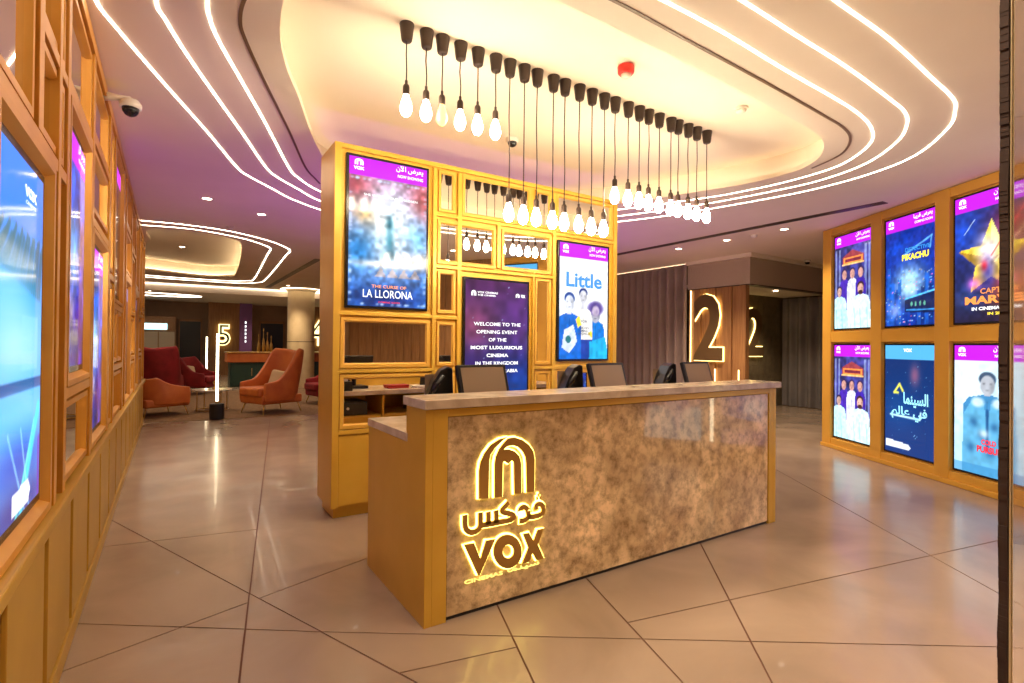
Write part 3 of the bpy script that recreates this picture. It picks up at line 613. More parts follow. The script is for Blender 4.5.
stonefront = db('marble_panel', STONE, DX0+.13, DX1-.105, DY0+.008, DY0+.04, .022, 1.068, .002)
db('shadow_base', BLACK, DX0+.125, DX1-.10, DY0+.02, DY0+.06, .0, .022, 0)
db('core', GOLD, DX0+.04, DX1-.04, DY0+.04, DYM-.02, .0, 1.112)
db('counter_top', STONETOP, DX0-.02, DX1+.02, DY0-.035, DYM+.005, 1.118, 1.166, .005)
db('shadow_gap', BLACK, DX0+.02, DX1-.02, DY0+.01, DYM-.01, 1.11, 1.12, 0)
db('work_top', STONETOP, DX0-.005, DX1+.005, DYM-.02, DY1+.01, .914, .962, .005)
for i in range(4):
    x0 = DX0+.05+i*.765; db('under_cabinet', GOLD, x0, x0+.75, DYM+.02, DY1-.06, .06, .70, .003)
    dr = db('cabinet_door', GOLD, x0+.01, x0+.74, DY1-.06, DY1-.04, .07, .69, .003)
    db('shelf_divider', GOLD, x0-.01, x0+.01, DYM+.02, DY1-.04, .70, .914, .002)
for i in range(3):
    x0 = DX0+.24+i*.95
    d = thing('cash_drawer', 'black cash drawer under the work top, %s from the logo end' % ordw(i), 'drawer', (x0, DY1-.45, .70), 0, 'cash drawers behind the desk')
    bxo('case', BLACK, d, (0, .42, 0, .36, 0, .14), .006); f = bxo('drawer_front', mat('dark grey metal', (.05,.05,.055), .35, .5), d, (.01, .41, .36, .375, .012, .13), .004)
    build(G().tube([(.21, .372, .075), (.21, .385, .075)], .014, 12), 'lock', WHITE, f)
# illuminated sign on the marble
SY = DY0+.008
sign = thing('illuminated_sign', 'glowing brass sign reading VOX in English and Arabic under double arch', 'sign', (1.575, SY, .15), 0)
def spx(u, v):
    d = fw+(u-512)/F_PX*r2+(341.5-v)/F_PX*u2; t = (SY-.016)/d.y; return (d.x*t-1.575, CAM_H+d.z*t-.15)
def inflate(l, d):
    P = [Vector((x, y, 0)) for x, y in l]; sg = 1 if area_sign(P) > 0 else -1
    return [(p.x, p.y) for p in offset(P, d*sg)]
def sign_piece(name, loops):
    o = build(G().prism(loops, lambda x, y, t: (x, -(.018 if t else .011), y)), name, SIGN, sign, bevel=.0)
    halo = [inflate(loops[0], .0075)]+[inflate(l, -.006) for l in loops[1:]]
    build(G().prism(halo, lambda x, y, t: (x, -(.009 if t else .0005), y)), 'halo_light', HALO, o)
za = lambda L: [spx(450+x/9.11, 425+y/9.11) for x, y in L]
zb = lambda L: [spx(450+x/6.83, 490+y/6.83) for x, y in L]
sign_piece('arch', [za([(262,675),(262,420),(275,340),(310,260),(370,180),(450,128),(520,110),(470,150),(410,210),(370,270),(358,330),(352,668)])])
sign_piece('arch', [za([(404,662),(404,360),(415,290),(445,220),(490,160),(530,120),(590,112),(660,135),(720,180),(760,240),(772,310),(768,608),(697,614),(692,350),(685,290),(660,240),(620,200),(570,185),(520,195),(488,224),(540,222),(590,240),(630,280),(648,340),(650,622),(585,632),(580,340),(565,322),(530,352),(492,328),(482,345),(476,655)])])
sign_piece('letter', [zb([(95,374),(165,362),(207,470),(245,345),(310,335),(204,578),(190,582)])])
ell = lambda cx, cy, a, b, n=28: [(cx+a*math.cos(2*PI*k/n), cy+b*math.sin(2*PI*k/n)) for k in range(n)]
sign_piece('letter', [zb(ell(393,420,97,116)), zb(ell(397,420,38,46))])
sign_piece('letter', [zb([(497,300),(540,292),(570,345),(598,272),(640,262),(600,372),(642,468),(590,480),(563,430),(540,492),(490,502),(534,395)])])
def sign_text(body, x0, x1, z0, z1, bold, wa, wb, hb):
    g = G(); text_into(g, body, x0, x1, z0, z1, wa, wb, bold); o = build(g, 'lettering', glow('small lit lettering', (1,.72,.16), 1.3), sign); o['kind'] = 'stuff'
    if hb is not None:
        g = G(); text_into(g, body, x0-.008, x1+.008, z0-.008, z1+.008, .001, .013, hb); build(g, 'halo_light', HALO, o)
ax0, ax1 = spx(461, 534)[0], spx(545, 493)[0]
def stroke(pts, w):
    P = spline([spx(450+x/6.83, 490+y/6.83) for x, y in pts], 5, False)
    a, b = offset(P, w/2, False), offset(P, -w/2, False); return [[(p.x, p.y) for p in a+b[::-1]]]
SW = .030
for strokes in (([(103,172),(103,230),(112,270),(145,290),(185,278),(206,248),(208,205),(208,155)], [(206,244),(250,236),(300,228),(350,218)], [(262,236),(263,190),(262,150)], [(316,226),(317,180),(315,140)]),
                ([(340,218),(400,208),(432,192),(432,172),(400,160),(362,150),(358,135),(385,105),(402,86)],),
                ([(532,140),(520,122),(498,118),(480,135),(482,158),(505,168),(532,160),(534,145)], [(533,150),(535,180),(515,205),(475,214)]),
                ([(638,118),(625,100),(602,98),(588,115),(592,135),(612,142),(636,132)], [(636,115),(636,150),(615,170),(575,182),(536,184)], [(591,58),(601,55)], [(612,54),(622,51)], [(601,36),(611,33)])):
    first = None
    for k, q in enumerate(strokes):
        lp = stroke(q, SW if len(q) > 2 else .017)
        if first is None: first = build(G().prism(lp, lambda x, y, t: (x, -(.018 if t else .011), y)), 'letter', SIGN, sign)
        else: build(G().prism(lp, lambda x, y, t: (x, -(.0178 if t else .011), y)), 'letter_stroke', SIGN, first)
        build(G().prism(stroke(q, (SW if len(q) > 2 else .017)+.013), lambda x, y, t: (x, -(.009 if t else .0005), y)), 'halo_light', HALO, first)
sign_text('CINEMAS', ax0+.03, ax0+.27, .17-.15, .19-.15, .01, .002, .008, None)
sign_text(AR_CI2, ax0+.30, ax0+.52, .166-.15, .20-.15, .01, .002, .008, None)

# point of sale terminals on the work top
def terminal(x, i):
    t = thing('sales_terminal', 'black touch terminal with grey customer display, %s from the logo end' % ordw(i), 'terminal', (x, 3.02, .962), 0, 'sales terminals on the desk')
    build(G().box(-.17, .12, -.10, .14, 0, .03), 'base', BLACK, t, bevel=.01)
    def tilted(name, m, cx, cz, w, h, th, tilt, yaw, parent, y0=0., bev=.006):
        o = build(G().box(-w/2, w/2, -th/2, th/2, -h/2, h/2), name, m, parent, bevel=bev); o.location = (cx, y0, cz); o.rotation_euler = (tilt, 0, yaw); return o
    cd = tilted('customer_display', BLACK, .02, .23, .38, .26, .03, -.30, .06, t, -.03)
    build(G().box(-.165, .165, -.018, -.0145, -.105, .11), 'display_glass', SCREENOFF, cd)
    prof = [(-.35,.0),(-.335,.17),(-.30,.25),(-.25,.32),(-.20,.345),(-.165,.335),(-.15,.0)]
    ms = build(G().prism([prof], lambda x, z, q: (x+(.05 if q else 0), .20 if q else .05, z)), 'main_screen', BLACK, t, bevel=.008)
    build(G().box(-.29, -.13, .2005, .203, .08, .29), 'display_glass', SCREENOFF, ms)
    build(G().tube([(-.31,.05,.16),(-.29,.03,.22),(-.24,.03,.29)], [.012,.02,.014], 8), 'card_slot', BEZEL, ms, smooth=True)
    build(G().tube([(.0,.0,.02),(.01,-.02,.2)], .025, 10), 'stand', BLACK, t, smooth=True)
for i, x in enumerate((1.70, 2.80, 3.86)): terminal(x, i)
for nm, lab, x, y, m, b in (('receipt_printer', 'black receipt printer on the work top near the logo end', 1.43, 3.235, BLACK, (0,.15,0,.165,0,.10)), ('red_box', 'flat red box lying on the work top', 2.0, 3.12, mat('red card', (.5,.03,.02), .5), (0,.24,0,.16,0,.035)),
                         ('paper_stack', 'small stack of white paper on the work top', 2.3, 3.2, WHITE, (0,.18,0,.14,0,.02))):
    r = thing(nm, lab, nm.split('_')[1], (x, y, .962)); bxo('body', m, r, b, .008)
    if nm == 'receipt_printer': bxo('lid', BEZEL, r, (.01,.14,.01,.12,.10,.108), .003); bxo('paper_slip', WHITE, r, (.04,.11,.13,.131,.09,.15))
    elif nm == 'red_box': bxo('lid', mat('dark red card', (.35,.02,.02), .5), r, (-.003,.243,-.003,.163,.022,.037), .003)
    else: bxo('top_sheet', WHITE, r, (.005,.185,.006,.146,.02,.0215))

# ------------------------------------------------------------------ pendants over the desk
PX = [1.226,1.361,1.473,1.606,1.739,1.881,1.998,2.122,2.236,2.384,2.495,2.639,2.767,2.897,3.015,3.164,3.293,3.406,3.538,3.687,3.783,3.918,4.039,4.182]
def mesh_of(g, name, m, smooth=True):
    o = build(g, name, m, None, smooth); me = o.data; bpy.data.objects.remove(o); return me
can_me = mesh_of(G().lathe([(.002,-.112),(.028,-.112),(.033,-.106),(.036,-.09),(.0465,-.004),(.0455,0),(.002,0)], 20), 'canopy', DARK)
soc_me = mesh_of(G().lathe([(.002,.0),(.02,.0),(.021,.004),(.021,.05),(.017,.062),(.009,.068),(.009,.09),(.004,.095)], 14), 'lamp_holder', DARK)
bulb_p = [(.004,-.138),(.016,-.134),(.028,-.122),(.036,-.10),(.037,-.082),(.032,-.055),(.024,-.03),(.017,-.012),(.015,.002)]
bulb_me = mesh_of(G().lathe(bulb_p, 12), 'bulb', BULBM); bulbd_me = mesh_of(G().lathe(bulb_p, 12), 'bulb', BULBD)
for i, x in enumerate(PX):
    gi, k, zc = (0, i, 2.945) if i < 6 else ((1, i-6, 2.385) if i < 14 else (2, i-14, 2.672))
    gname = ('high group of six', 'low middle group of eight', 'right group of ten')[gi]
    lab = '%s pendant above desk, %s from left in the %s' % ('dim amber' if i == 2 else 'glowing', ordw(k), gname)
    t = thing('pendant_lamp', lab, 'pendant lamp', (x, 3.14, RZ), 0, 'pendant lamps above the desk')
    for nm, me, z in (('canopy', can_me, 0), ('lamp_holder', soc_me, zc+.068-RZ), ('bulb', bulbd_me if i == 2 else bulb_me, zc+.07-RZ)):
        o = bpy.data.objects.new(nm, me); o.location = (0,0,z); link(o, t)
    z0 = zc+.15-RZ; j = random.uniform(-.006,.006)
    build(G().tube([(0,0,-.1),(j,0,-.1+(z0+.1)*.35),(-j*.6,0,-.1+(z0+.1)*.7),(0,0,z0)], .0042, 6), 'cable', DARK, t)

# ------------------------------------------------------------------ ceiling fixtures
def downlight(x, y, lab, power=18, big=1., z=CZ):
    t = thing('downlight', lab, 'downlight', (x, y, z), 0, 'recessed downlights')
    build(G().lathe([(.052,-.002),(.052,-.008),(.072,-.006),(.074,0),(.05,.0)], 20, caps=False), 'trim_ring', WHITE, t, smooth=True)
    build(G().lathe([(.001,-.004),(.05,-.004),(.05,-.001),(.001,-.001)], 20), 'lens', DOWNM, t)
    l = bpy.data.lights.new('downlight_beam', 'SPOT'); l.energy = power*DOWN_GAIN; l.color = (1,.78,.54); l.spot_size = 2.0; l.spot_blend = .7; l.shadow_soft_size = .05
    o = bpy.data.objects.new('downlight_beam', l); o.location = (0,0,-.02); link(o, t)
for x, y, lab, pw in ((7.6,6.28,'downlight beyond the desk, nearest the mauve curtain',70),(7.61,5.32,'downlight in the middle of the row before the numeral two',60),(7.58,4.34,'downlight of the row nearest the right wall',40),
                  (.36,7.41,'downlight above the left aisle, nearer of two',40),(1.03,7.89,'downlight above the left aisle, farther of two',40),
                  (6.5,.2,'added downlight out of view beside the right wall',40),(.6,.3,'added downlight just above the viewer',45),(2.6,.2,'added downlight in front of the desk',55),(4.4,.0,'added downlight between desk and right wall',55),(2.,-2.,'added downlight behind the viewer',50),  # unseen downlights on the viewer's side, added to light desk front and floor
                  (3.2,13.2,'lounge downlight above the orange wing chair',40),(.2,13.4,'lounge downlight above the red chair',36),(3.2,20.8,'downlight above the far bar',55),(3.0,17.2,'added downlight before the round column',60),(-.6,22.,'far downlight on the left of the lounge',45),(5.,9.5,'downlight behind the gold wall unit',50),(4.6,24.5,'far downlight before the numeral four',50)):  # the one before the round column is added to brighten the shaft
    downlight(x, y, lab, pw, z=3.5 if lab.endswith('red chair') else CZ)
downlight(11.2, 6.6, 'downlight inside the passage beside the second numeral two', 45, z=2.70)
def dome_cam(loc, lab, flip=False):
    t = thing('dome_camera', lab, 'camera', loc)
    build(G().lathe([(.002,0),(.062,0),(.06,-.028),(.052,-.04),(.002,-.04)], 22), 'housing', WHITE, t, smooth=True)
    build(G().lathe([(.046,-.04),(.043,-.058),(.033,-.074),(.018,-.083),(.002,-.085)], 18), 'lens_dome', BEZEL, t, smooth=True)
    return t
dome_cam((2.77,4.30,RZ), 'small black dome camera on recess ceiling above gold wall unit'); dome_cam((10.66,5.63,CZ), 'dome camera on ceiling above the passage entrance')
dc = thing('dome_camera', 'white dome camera on wall bracket above left screens', 'camera', (-.25,4.55,3.10))
build(G().tube([(-.16,0,.03),(-.08,0,.035),(0,0,.03)], [.035,.022,.03], 12), 'bracket', WHITE, dc, smooth=True)
build(G().lathe([(.002,.04),(.05,.035),(.066,.01),(.066,-.02),(.002,-.02)], 22), 'housing', WHITE, dc, smooth=True)
build(G().lathe([(.052,-.02),(.048,-.045),(.034,-.066),(.015,-.076),(.002,-.078)], 18), 'lens_dome', BEZEL, dc, smooth=True)
fs_ = thing('fire_sounder', 'round red fire alarm sounder on recess ceiling above desk', 'alarm', (2.723,2.731,RZ))
build(G().lathe([(.002,0),(.055,0),(.06,-.01),(.058,-.05),(.048,-.062),(.002,-.062)], 24), 'body', mat('alarm red', (.62,.03,.02), .35), fs_, smooth=True)
build(G().lathe([(.036,-.062),(.034,-.074),(.02,-.085),(.002,-.088)], 18), 'beacon_lens', mat('beacon lens', (.8,.6,.5), .15), fs_, smooth=True)
for (x, y, z), lab in (((7.605,4.846,CZ), 'white smoke detector between the downlights before the right wall'), ((4.0,2.671,RZ), 'flat cream detector on the recess ceiling right of the pendants'), ((7.05,9.5,CZ), 'white smoke detector on ceiling near the mauve curtain'), ((.75,9.0,CZ),'white smoke detector on ceiling before the lounge recess')):
    t = thing('smoke_detector', lab, 'detector', (x, y, z)); build(G().lathe([(.002,0),(.055,0),(.055,-.018),(.002,-.018)], 20), 'base', WHITE, t); build(G().lathe([(.045,-.018),(.042,-.034),(.03,-.044),(.002,-.046)], 20), 'sensor', WHITE, t, smooth=True)
def slot_run(x, y0, y1, lab):
    t = thing('slot_diffuser', lab, 'air vent', (x, y0, CZ)); n = max(1, round((y1-y0)/1.8)); L = (y1-y0)/n
    for i in range(n):
        f = bxo('frame', mat('bronze slot metal', (.13,.085,.055), .5, .3), t, (-.07,.07,i*L+.01,(i+1)*L-.01,-.006,.0)); 
        for q in (-.035,0,.035): bxo('slot', BLACK, f, (q-.009,q+.009,i*L+.03,(i+1)*L-.03,-.008,-.005))
slot_run(7.15, 2.85, 7.5, 'long dark slot vent in ceiling before the curtain and numeral two'); slot_run(2.57, 11.4, 18.2, 'long dark slot vent in lounge ceiling above the wing chair')

# ------------------------------------------------------------------ curtains, numeral two, pelmet
def curtain(name, m, lab, p0, p1, z0, z1, folds, amp=.05):
    p0 = Vector(p0); p1 = Vector(p1); d = p1-p0; L = d.length; d.normalize(); nrm = Vector((-d.y, d.x)); n = folds*10; g = G(); zs = [z0+(z1-z0)*k/8 for k in range(9)]
    t = thing(name, lab, 'curtain', (*p0, z0)); vs_ = []; ph = random.random()*6
    for k, z in enumerate(zs):
        for i in range(n+1):
            s = i/n*L; a = amp*(.75+.3*math.sin(s*2.1+ph)+.12*k/8*math.sin(s*5)); o = nrm*(a*math.sin(2*PI*i/10+.4*math.sin(s*3+ph))); q = d*s+o; vs_.append((q.x, q.y, z-z0))
    fs = [(k*(n+1)+i, k*(n+1)+i+1, (k+1)*(n+1)+i+1, (k+1)*(n+1)+i) for k in range(8) for i in range(n)]
    o = build(g.add(vs_, fs), 'drape', m, t, smooth=True, fix=False)
    q = d*L; build(G().tube([(0,0,z1-z0+.008),(q.x,q.y,z1-z0+.008)], .012, 8), 'track', DARK, t)
curtain('curtain', CURT, 'long mauve grey pleated curtain left of the numeral two', (9.02,7.22), (9.02,11.6), .015, 3.15, 20, .075)
curtain('curtain', CURTD, 'slate grey pleated curtain at the end of the passage', (12.95,2.9), (12.95,7.44), .015, 2.67, 18, .08)
bulk = thing('pelmet', 'speckled plaster bulkhead above the walnut numeral panel and passage', 'bulkhead', (9.0,5.8,2.63))
bxo('bulkhead_face', PELM, bulk, (.0,.14,.14,1.40,0,.55), .004); bxo('bulkhead_face', PELM, bulk, (0,3.8,0,.14,0,.55), .004)
bxo('cornice', CEIL, bulk, (-.07,.14,.14,1.40,.50,.568)); bxo('cornice', CEIL, bulk, (-.07,3.8,-.07,.14,.50,.568))
bxo('bottom_trim', DARK, bulk, (-.004,3.8,-.004,.14,-.02,0)); bxo('bottom_trim', DARK, bulk, (-.004,.14,.14,1.4,-.02,0))
struct(G().box(9.14,13.1,5.94,7.5,2.71,2.75), 'ceiling_passage', CEIL, 'low pale ceiling inside the passage', 'ceiling')
pan = thing('numeral_panel', 'tall walnut panel wall carrying the large numeral two', 'wall panel', (9.02,5.86,0))
bxo('core', WOOD, pan, (.0,.06,.0,1.30,0,2.61)); 
for k, (a, b_, th) in enumerate(((0,.14,.05),(.14,.30,.015),(.30,.50,.05),(.50,.66,.02),(.66,.84,.05),(.84,1.0,.02),(1.0,1.16,.05),(1.16,1.30,.02))): bxo('board', WOOD, pan, (-th, 0, a+.003, b_-.003, 0, 2.61), .004)
for y, z0, z1 in ((1.235,.1,2.6),(.655,.1,1.02),(.14,.1,1.02)):
    build(G().box(-.054,-.05,y-.012,y+.006,z0,z1), 'led_slot', glow('panel led', (1,.72,.3), 6), pan)
def numeral(body, lab, loc, rz, w, h, halo=HALO2, face=None, neon=False, parent_name='illuminated_numeral'):
    t = thing(parent_name, lab, 'sign', loc, rz); g = G(); text_into(g, body, -w/2, w/2, 0, h, .03, .06, .026)
    f = build(g, 'numeral_face', face or mat('bronze numeral', (.17,.10,.045), .45, .4), t)
    g = G(); text_into(g, body, -w/2-.012, w/2+.012, -.012, h+.012, .003, .02, .036); build(g, 'halo_light', halo, f)
numeral('2', 'large bronze numeral two backlit gold on walnut panel', (9.02-.05, 6.65, 1.18), -PI/2, .66, 1.32)
numeral('2', 'second bronze numeral two on dark tiled passage wall', (11.75, 7.485, 1.24), 0, .72, 1.15)

# ------------------------------------------------------------------ tube lamps
def tube_lamp(x, y, lab, h=1.6, kind='tube floor lamps'):
    t = thing('tube_lamp', lab, 'floor lamp', (x, y, .009 if y > 11 else 0), 0, kind)
    build(G().lathe([(.002,0),(.125,0),(.125,.28),(.115,.29),(.002,.29)], 28), 'base', BLACK, t, bevel=0)
    build(G().lathe([(.002,.29),(.021,.29),(.021,h-.01),(.016,h),(.002,h)], 16), 'light_tube', TUBEM, t, smooth=False)
    build(G().lathe([(.028,.29),(.028,.33),(.022,.335)], 16, caps=False), 'collar', BRASSD, t)
tube_lamp(.755,11.33,'glowing tube floor lamp on black base, nearest in the left lounge'); tube_lamp(.97,19.0,'farther glowing tube floor lamp behind the marble table in lounge')
tube_lamp(5.383,1.06,'glowing tube floor lamp beside right wall, just out of view')

def uplight(x, y, lab):  # invented lamp, hidden behind the unit to wash the ceiling violet
    t = thing('added_uplight', lab, 'floor lamp', (x, y, 0), 0, 'added violet uplights behind the wall unit')
    build(G().lathe([(.002,0),(.11,0),(.11,.02),(.09,.03),(.09,.17),(.08,.18),(.002,.18)], 24), 'housing', BLACK, t)
    build(G().lathe([(.002,.181),(.075,.181),(.075,.187),(.002,.188)], 20), 'lens', glow('violet lens', (.45,.08,1.), 12), t)
    l = bpy.data.lights.new('added_violet_beam', 'SPOT'); l.energy = 105; l.color = (.50,.12,1.); l.spot_size = 2.5; l.spot_blend = .8; l.shadow_soft_size = .07
    o = bpy.data.objects.new('added_violet_beam', l); o.location = (0,0,.2); o.rotation_euler = (PI,0,0); link(o, t)
uplight(2.0, 6.4, 'added violet uplight hidden behind the gold wall unit, at its left end'); uplight(5.0, 6.5, 'added violet uplight hidden behind the gold wall unit, at its right end')
# ------------------------------------------------------------------ glass door leaf at the right edge
gd = thing('glass_door', 'open glass door leaf with brush seal at right edge of view', 'door', (1.205,.302,0), .0)
GLASS = mat('clear door glass', (.97,.96,.93), .02, 0, trans=1., ior=1.45)
PALE = mat('champagne metal edge', (.92,.80,.52), .3, .0)
bxo('glass_pane', GLASS, gd, (.016,.95,-.006,.006,.02,2.75))
bxo('edge_channel', PALE, gd, (.009,.016,-.007,.007,.01,2.77), .001); bxo('edge_channel', BRASSD, gd, (.95,.97,-.012,.012,.01,2.77), .002); bxo('edge_channel', PALE, gd, (.022,.0245,-.0075,.0075,.01,2.77), .0006)
bxo('bottom_rail', BRASSD, gd, (.022,.95,-.014,.014,.01,.10), .003); bxo('top_rail', BRASSD, gd, (.022,.95,-.014,.014,2.68,2.77), .003)
g = G(); N = 420
for i in range(N):
    z = .02+i*2.72/N; r = -.002+.0035*math.sin(i*.21)*math.sin(i*.053)-random.random()*.0022
    g.box(r+.0025, .009, -.006, .006, z, z+2.72/N+.001)
o = build(g, 'brush_seal', mat('dark brown bristle', (.05,.03,.025), .9), gd, fix=False); o['kind'] = 'stuff'

# ------------------------------------------------------------------ lounge
rug = G(); rp = [(-4.4,11.62),(-.3,11.5),(.7,11.25),(1.6,11.35),(2.6,11.2),(8.8,11.4),(8.8,17.85),(-4.4,17.85)]
tag(build(rug.prism([rp], lambda x, y, t: (x, y, .008 if t else .0005)), 'carpet', RUGM), 'brown carpet covering the lounge floor', 'carpet')
def leg(x, y, h, parent, m=BRASSD, splay=.05):
    sx = splay*(1 if x > 0 else -1); sy = splay*(1 if y > 0 else -1); build(G().tube([(x, y, h), (x+sx, y+sy, 0)], [.017,.009], 8), 'leg', m, parent, smooth=True)
def cushion(name, w, d, h, m, parent, loc, rot=(0,0,0), r=.05):
    o = build(G().box(-w/2,w/2,-d/2,d/2,-h/2,h/2), name, m, parent, smooth=True, bevel=r, seg=4); o.location = loc; o.rotation_euler = rot; return o
def wing_chair(lab, x, y, rz, m, back_h=1.26, pillow=True, group='wing chairs in the lounge', front=.62, size=1.):
    t = thing('wing_chair', lab, 'armchair', (x, y, .012), rz, group); t.scale = (size, size*1.1, size)        # faces local -y
    n, k = 25, 12; ins, outs = [], []
    for j in range(k+1):
        row_i, row_o = [], []
        for i in range(n):
            s = -1+2*i/(n-1); a = abs(s)
            top = back_h-.05*(1-a/.45)**2*(a < .45) if a < .5 else max(front, back_h-(a-.5)/.22*(back_h-front)) if a < .72 else front-(a-.72)*.18
            if .42 < a < .56: top += .03
            z = .22+(top-.22)*j/k
            ang = s*PI/2*1.0; rx, ry = .39, .34
            px = rx*math.sin(min(1, a/.62)*PI/2)*(1 if s > 0 else -1); py = ry*math.cos(min(1, a/.62)*PI/2)
            if a > .62: py = -(a-.62)/.38*.40
            lean = .16*max(0, (z-.45))*(1 if a < .62 else max(0, 1-(a-.62)/.1)); fl = 1+.10*max(0, z-.6)
            nx, ny = (px/rx, max(0, py)/ry); nl = math.hypot(nx, ny) or 1; th = .04+.02*math.sin(j/k*PI)
            row_o.append((px*fl+nx/nl*th, py+lean+ny/nl*th, z)); row_i.append((px*fl-nx/nl*th, py+lean-ny/nl*th, z))
        ins.append(row_i); outs.append(row_o)
    g = G(); V = [p for r in outs for p in r]+[p for r in ins for p in r]; N0 = (k+1)*n; fs = []
    for j in range(k):
        for i in range(n-1):
            fs += [(j*n+i, j*n+i+1, (j+1)*n+i+1, (j+1)*n+i), (N0+j*n+i+1, N0+j*n+i, N0+(j+1)*n+i, N0+(j+1)*n+i+1)]
    for i in range(n-1): fs += [(k*n+i, k*n+i+1, N0+k*n+i+1, N0+k*n+i), (i+1, i, N0+i, N0+i+1)]
    for j in range(k): fs += [(j*n, (j+1)*n, N0+(j+1)*n, N0+j*n), ((j+1)*n+n-1, j*n+n-1, N0+j*n+n-1, N0+(j+1)*n+n-1)]
    o = build(g.add(V, fs), 'back_shell', m, t, smooth=True)
    sm = o.modifiers.new('soft', 'SUBSURF'); sm.levels = 1; sm.render_levels = 1
    cushion('seat_base', .74, .74, .16, m, t, (0,-.04,.26), r=.04); cushion('seat_cushion', .66, .72, .17, m, t, (0,-.10,.40), r=.06)
    for px, py in ((-.3,-.34),(.3,-.34),(-.28,.28),(.28,.28)): leg(px, py, .2, t)
    if pillow: cushion('pillow', .38, .13, .30, CREAM, t, (-.04,.12,.62), (-.25,.1,.1), .055)
wing_chair('orange leather wing chair with cream pillow in lounge', 1.84, 12.0, math.radians(-66), ORANGE, 1.2, size=1.1)
wing_chair('tall dark red velvet wing chair seen from behind in lounge', -.22, 14.4, math.radians(170), RED, 1.34, False, front=.7)
wing_chair('red velvet chair with pale pillow beyond the marble table', .62, 17.2, math.radians(60), RED, 1.02, True, front=.62)
wing_chair('red wing chair half hidden behind the gold wall unit', 3.28, 13.2, math.radians(-80), RED, 1.12, False)
wing_chair('low orange armchair beside the left wall end', -.22, 12.45, math.radians(118), ORANGE, .74, False, front=.60)
tb = thing('coffee_table', 'round white marble coffee table with thin brass legs in lounge', 'table', (.76,12.75,.008))
build(G().lathe([(.002,.425),(.36,.425),(.37,.435),(.37,.45),(.36,.455),(.002,.455)], 36), 'table_top', TABLET, tb)
for a in (0.4, 2.0, 3.6, 5.2): build(G().tube([(.31*math.cos(a),.31*math.sin(a),.43),(.31*math.cos(a),.31*math.sin(a),0)], .010, 8), 'leg', BRASSD, tb)
build(G().tube([(.31*math.cos(k*PI/12),.31*math.sin(k*PI/12),.03) for k in range(24)], .009, 6, True), 'foot_ring', BRASSD, tb)
v = thing('brass_ornament', 'small brass ornament standing on the round marble table', 'ornament', (.80,12.72,.463)); build(G().lathe([(.002,0),(.05,0),(.045,.02),(.012,.04),(.01,.09),(.03,.12),(.035,.15),(.002,.18)], 14), 'body', BRASSD, v, smooth=True); build(G().lathe([(.06,0),(.062,.006),(.002,.008)], 14), 'base_disc', BRASSD, v)
bar = thing('bar_counter', 'orange and bottle green bar counter at back of lounge', 'bar', (1.55,19.2,0))
bxo('base', GREEN, bar, (.1,4.6,.12,.9,0,.82), .01); bxo('front_band', ORANGE, bar, (0,4.7,0,.95,.80,1.10), .03); bxo('counter_top', BRASSD, bar, (-.02,4.72,-.03,.98,1.10,1.14), .01)
for i in range(6): p = bxo('base_panel', GREEN, bar, (.15+i*.74,.15+i*.74+.70,.10,.12,.05,.78), .006); bxo('handle', BRASSD, p, (.78+i*.74-.06,.80+i*.74-.06,.07,.10,.35,.60), .003)
for i, (x, h, r) in enumerate(((.95,.55,.05),(1.10,.75,.045),(1.22,.62,.05),(1.34,.5,.055),(1.9,.24,.09),(2.15,.2,.08),(2.38,.22,.09))):
    t = thing('bar_vessel', ('tall brass decanter on the far bar, %s from the left' % ordw(i)) if i < 4 else ('rounded brass pot on the far bar, %s of three' % ordw(i-4)), 'vessel', (1.55+x,19.5,1.14), 0, 'vessels on the bar')
    build(G().lathe([(.002,0),(r,0),(r*1.1,h*.25),(r*.8,h*.5),(r*.25,h*.65),(r*.22,h*.92),(r*.4,h),(.002,h)], 14), 'body', BRASSD, t, smooth=True); build(G().lathe([(.002,h),(r*.3,h),(r*.35,h+.03),(.002,h+.05)], 12), 'lid', BRASSD, t, smooth=True)
colm = thing('column', 'round pale lit column rising from the bar to ceiling', 'column', (3.62,18.35,0))
COLP = noisy('pale satin column', (.62,.47,.26), (.70,.55,.32), 3, .4)
build(G().lathe([(.002,0),(.42,0),(.42,1.48),(.002,1.48)], 40), 'shaft', COLP, colm); build(G().lathe([(.414,1.48),(.414,1.50)], 40, caps=False), 'joint', DARK, colm); build(G().lathe([(.002,1.50),(.42,1.50),(.42,3.16),(.002,3.16)], 40), 'shaft', COLP, colm); build(G().lathe([(.42,3.12),(.47,3.14),(.47,3.199),(.42,3.199)], 40, caps=False), 'capital_ring', COLP, colm)
tag(build(ribbon([Vector((3.62+.62*math.cos(k*PI/16),18.35+.62*math.sin(k*PI/16),0)) for k in range(32)], .04, CZ-.006, CZ-.001), 'cove_light_strip', COVEL), 'ring of warm light on ceiling around the round column', 'led strip')
def neon_num(body, lab, x, y, z, w, h):
    t = thing('neon_numeral', lab, 'sign', (x, y, z)); g = G(); text_into(g, body, -w/2, w/2, 0, h, .02, .05, .045); o = build(g, 'neon_outline', NEON, t); g = G(); text_into(g, body, -w/2+.04, w/2-.04, .04, h-.04, .052, .08, -.012); build(g, 'numeral_face', mat('dark numeral face', (.03,.025,.02), .4), t)
    bxo('mount', DARK, t, (-w*.2,w*.2,-.02,.02,h*.3,h*.4))
struct(G().box(1.4,3.0,26.6,26.85,0,CZ), 'wall_niche', WOOD, 'walnut pier carrying the numeral five', 'wall'); struct(G().box(4.9,7.4,26.6,26.85,0,CZ), 'wall_bay', WOOD, 'walnut pier carrying the numeral four', 'wall')
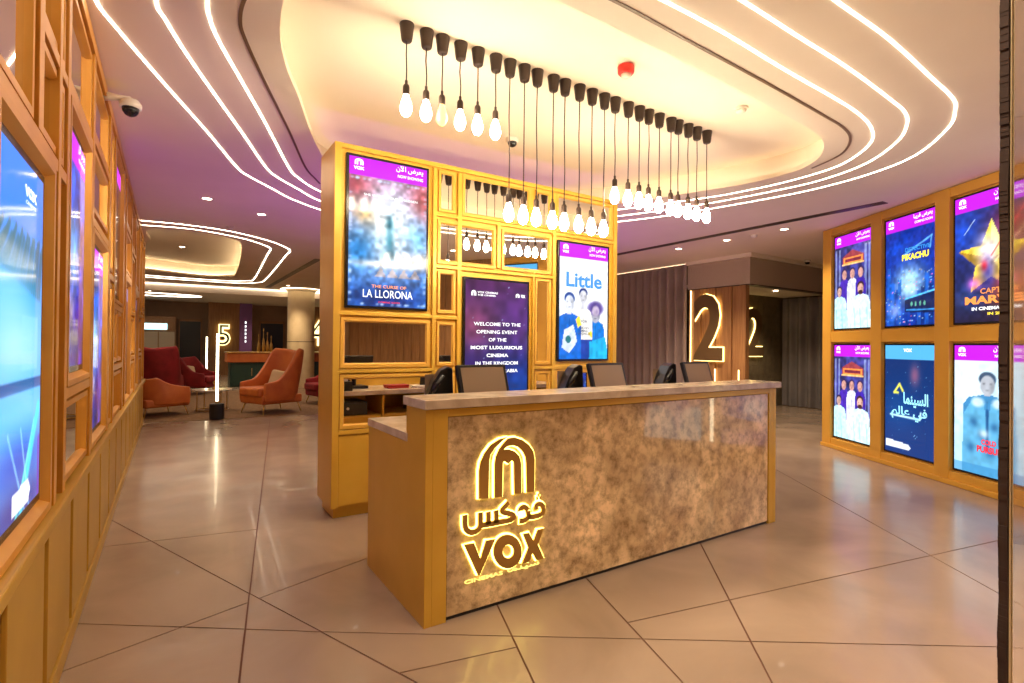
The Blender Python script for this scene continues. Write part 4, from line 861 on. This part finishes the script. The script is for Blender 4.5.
neon_num('5', 'glowing outlined numeral five on the far lounge wall', 2.0, 26.55, 1.3, .52, .95); neon_num('4', 'glowing outlined numeral four on the far lounge wall', 5.95, 26.55, 1.32, .72, 1.3)
for x0, x1, n_, lab in ((.3,1.2,1,'dark doorway between the far left wall and numeral five'),(3.5,4.6,2,'dark doorway between the numerals five and four')):
    t = thing('door_%d' % n_, lab, 'door', (x0,27.1,0), kind='structure'); bxo('door_leaf', BLACK, t, (.06,x1-x0-.06,.02,.09,0,2.35)); 
    for a, b_ in ((0,.06),(x1-x0-.06,x1-x0)): bxo('jamb', WOOD, t, (a,b_,0,.09,0,2.45))
    bxo('lintel', WOOD, t, (0,x1-x0,0,.09,2.35,2.45))
bk = thing('back_bar_cabinet', 'pale display cabinet with lit bluish top in far left corner', 'cabinet', (-1.6,26.2,0)); bxo('body', PLAST, bk, (0,1.8,0,.8,0,1.9), .01); bxo('light_panel', glow('cool shelf light', (.45,.9,1.), 2.2), bk, (.1,1.5,-.02,0,1.95,2.2)); bxo('frame', WOOD, bk, (0,1.8,.0,.8,1.9,2.5), .01)
for i in range(3): bxo('cabinet_door', mat('pale beige lacquer', (.5,.42,.3), .5), bk, (.06+i*.58,.06+i*.58+.54,-.02,0,.1,1.85), .005)
pnl = thing('purple_panel', 'tall purple lit panel with white marks beside numeral five', 'sign', (2.36,21.9,0)); bxo('panel', mat('purple fabric', (.13,.05,.16), .7), pnl, (-.2,.22,0,.06,0,2.9), .01)
for i in range(6): bxo('mark', INK['white'], pnl, (-.02,.03,-.006,0,1.45+i*.14,1.45+i*.14+.08))
g = G().box(-4.6,9.15,18.9,19.15,2.98,CZ-.003); struct(g, 'trim_1', CEIL, 'pale ceiling beam crossing the lounge before the bar', 'beam')
tag(build(G().box(-4.4,9.0,18.84,18.88,3.16,3.19), 'cove_light_strip', COVEM), 'straight warm led strip along the lounge ceiling beam', 'led strip')
tag(build(G().box(9.11,9.13,7.3,11.5,3.17,3.19), 'cove_light_strip', glow('curtain cove', (1,.66,.42), 4)), 'warm led strip along the top of the mauve curtain', 'led strip')
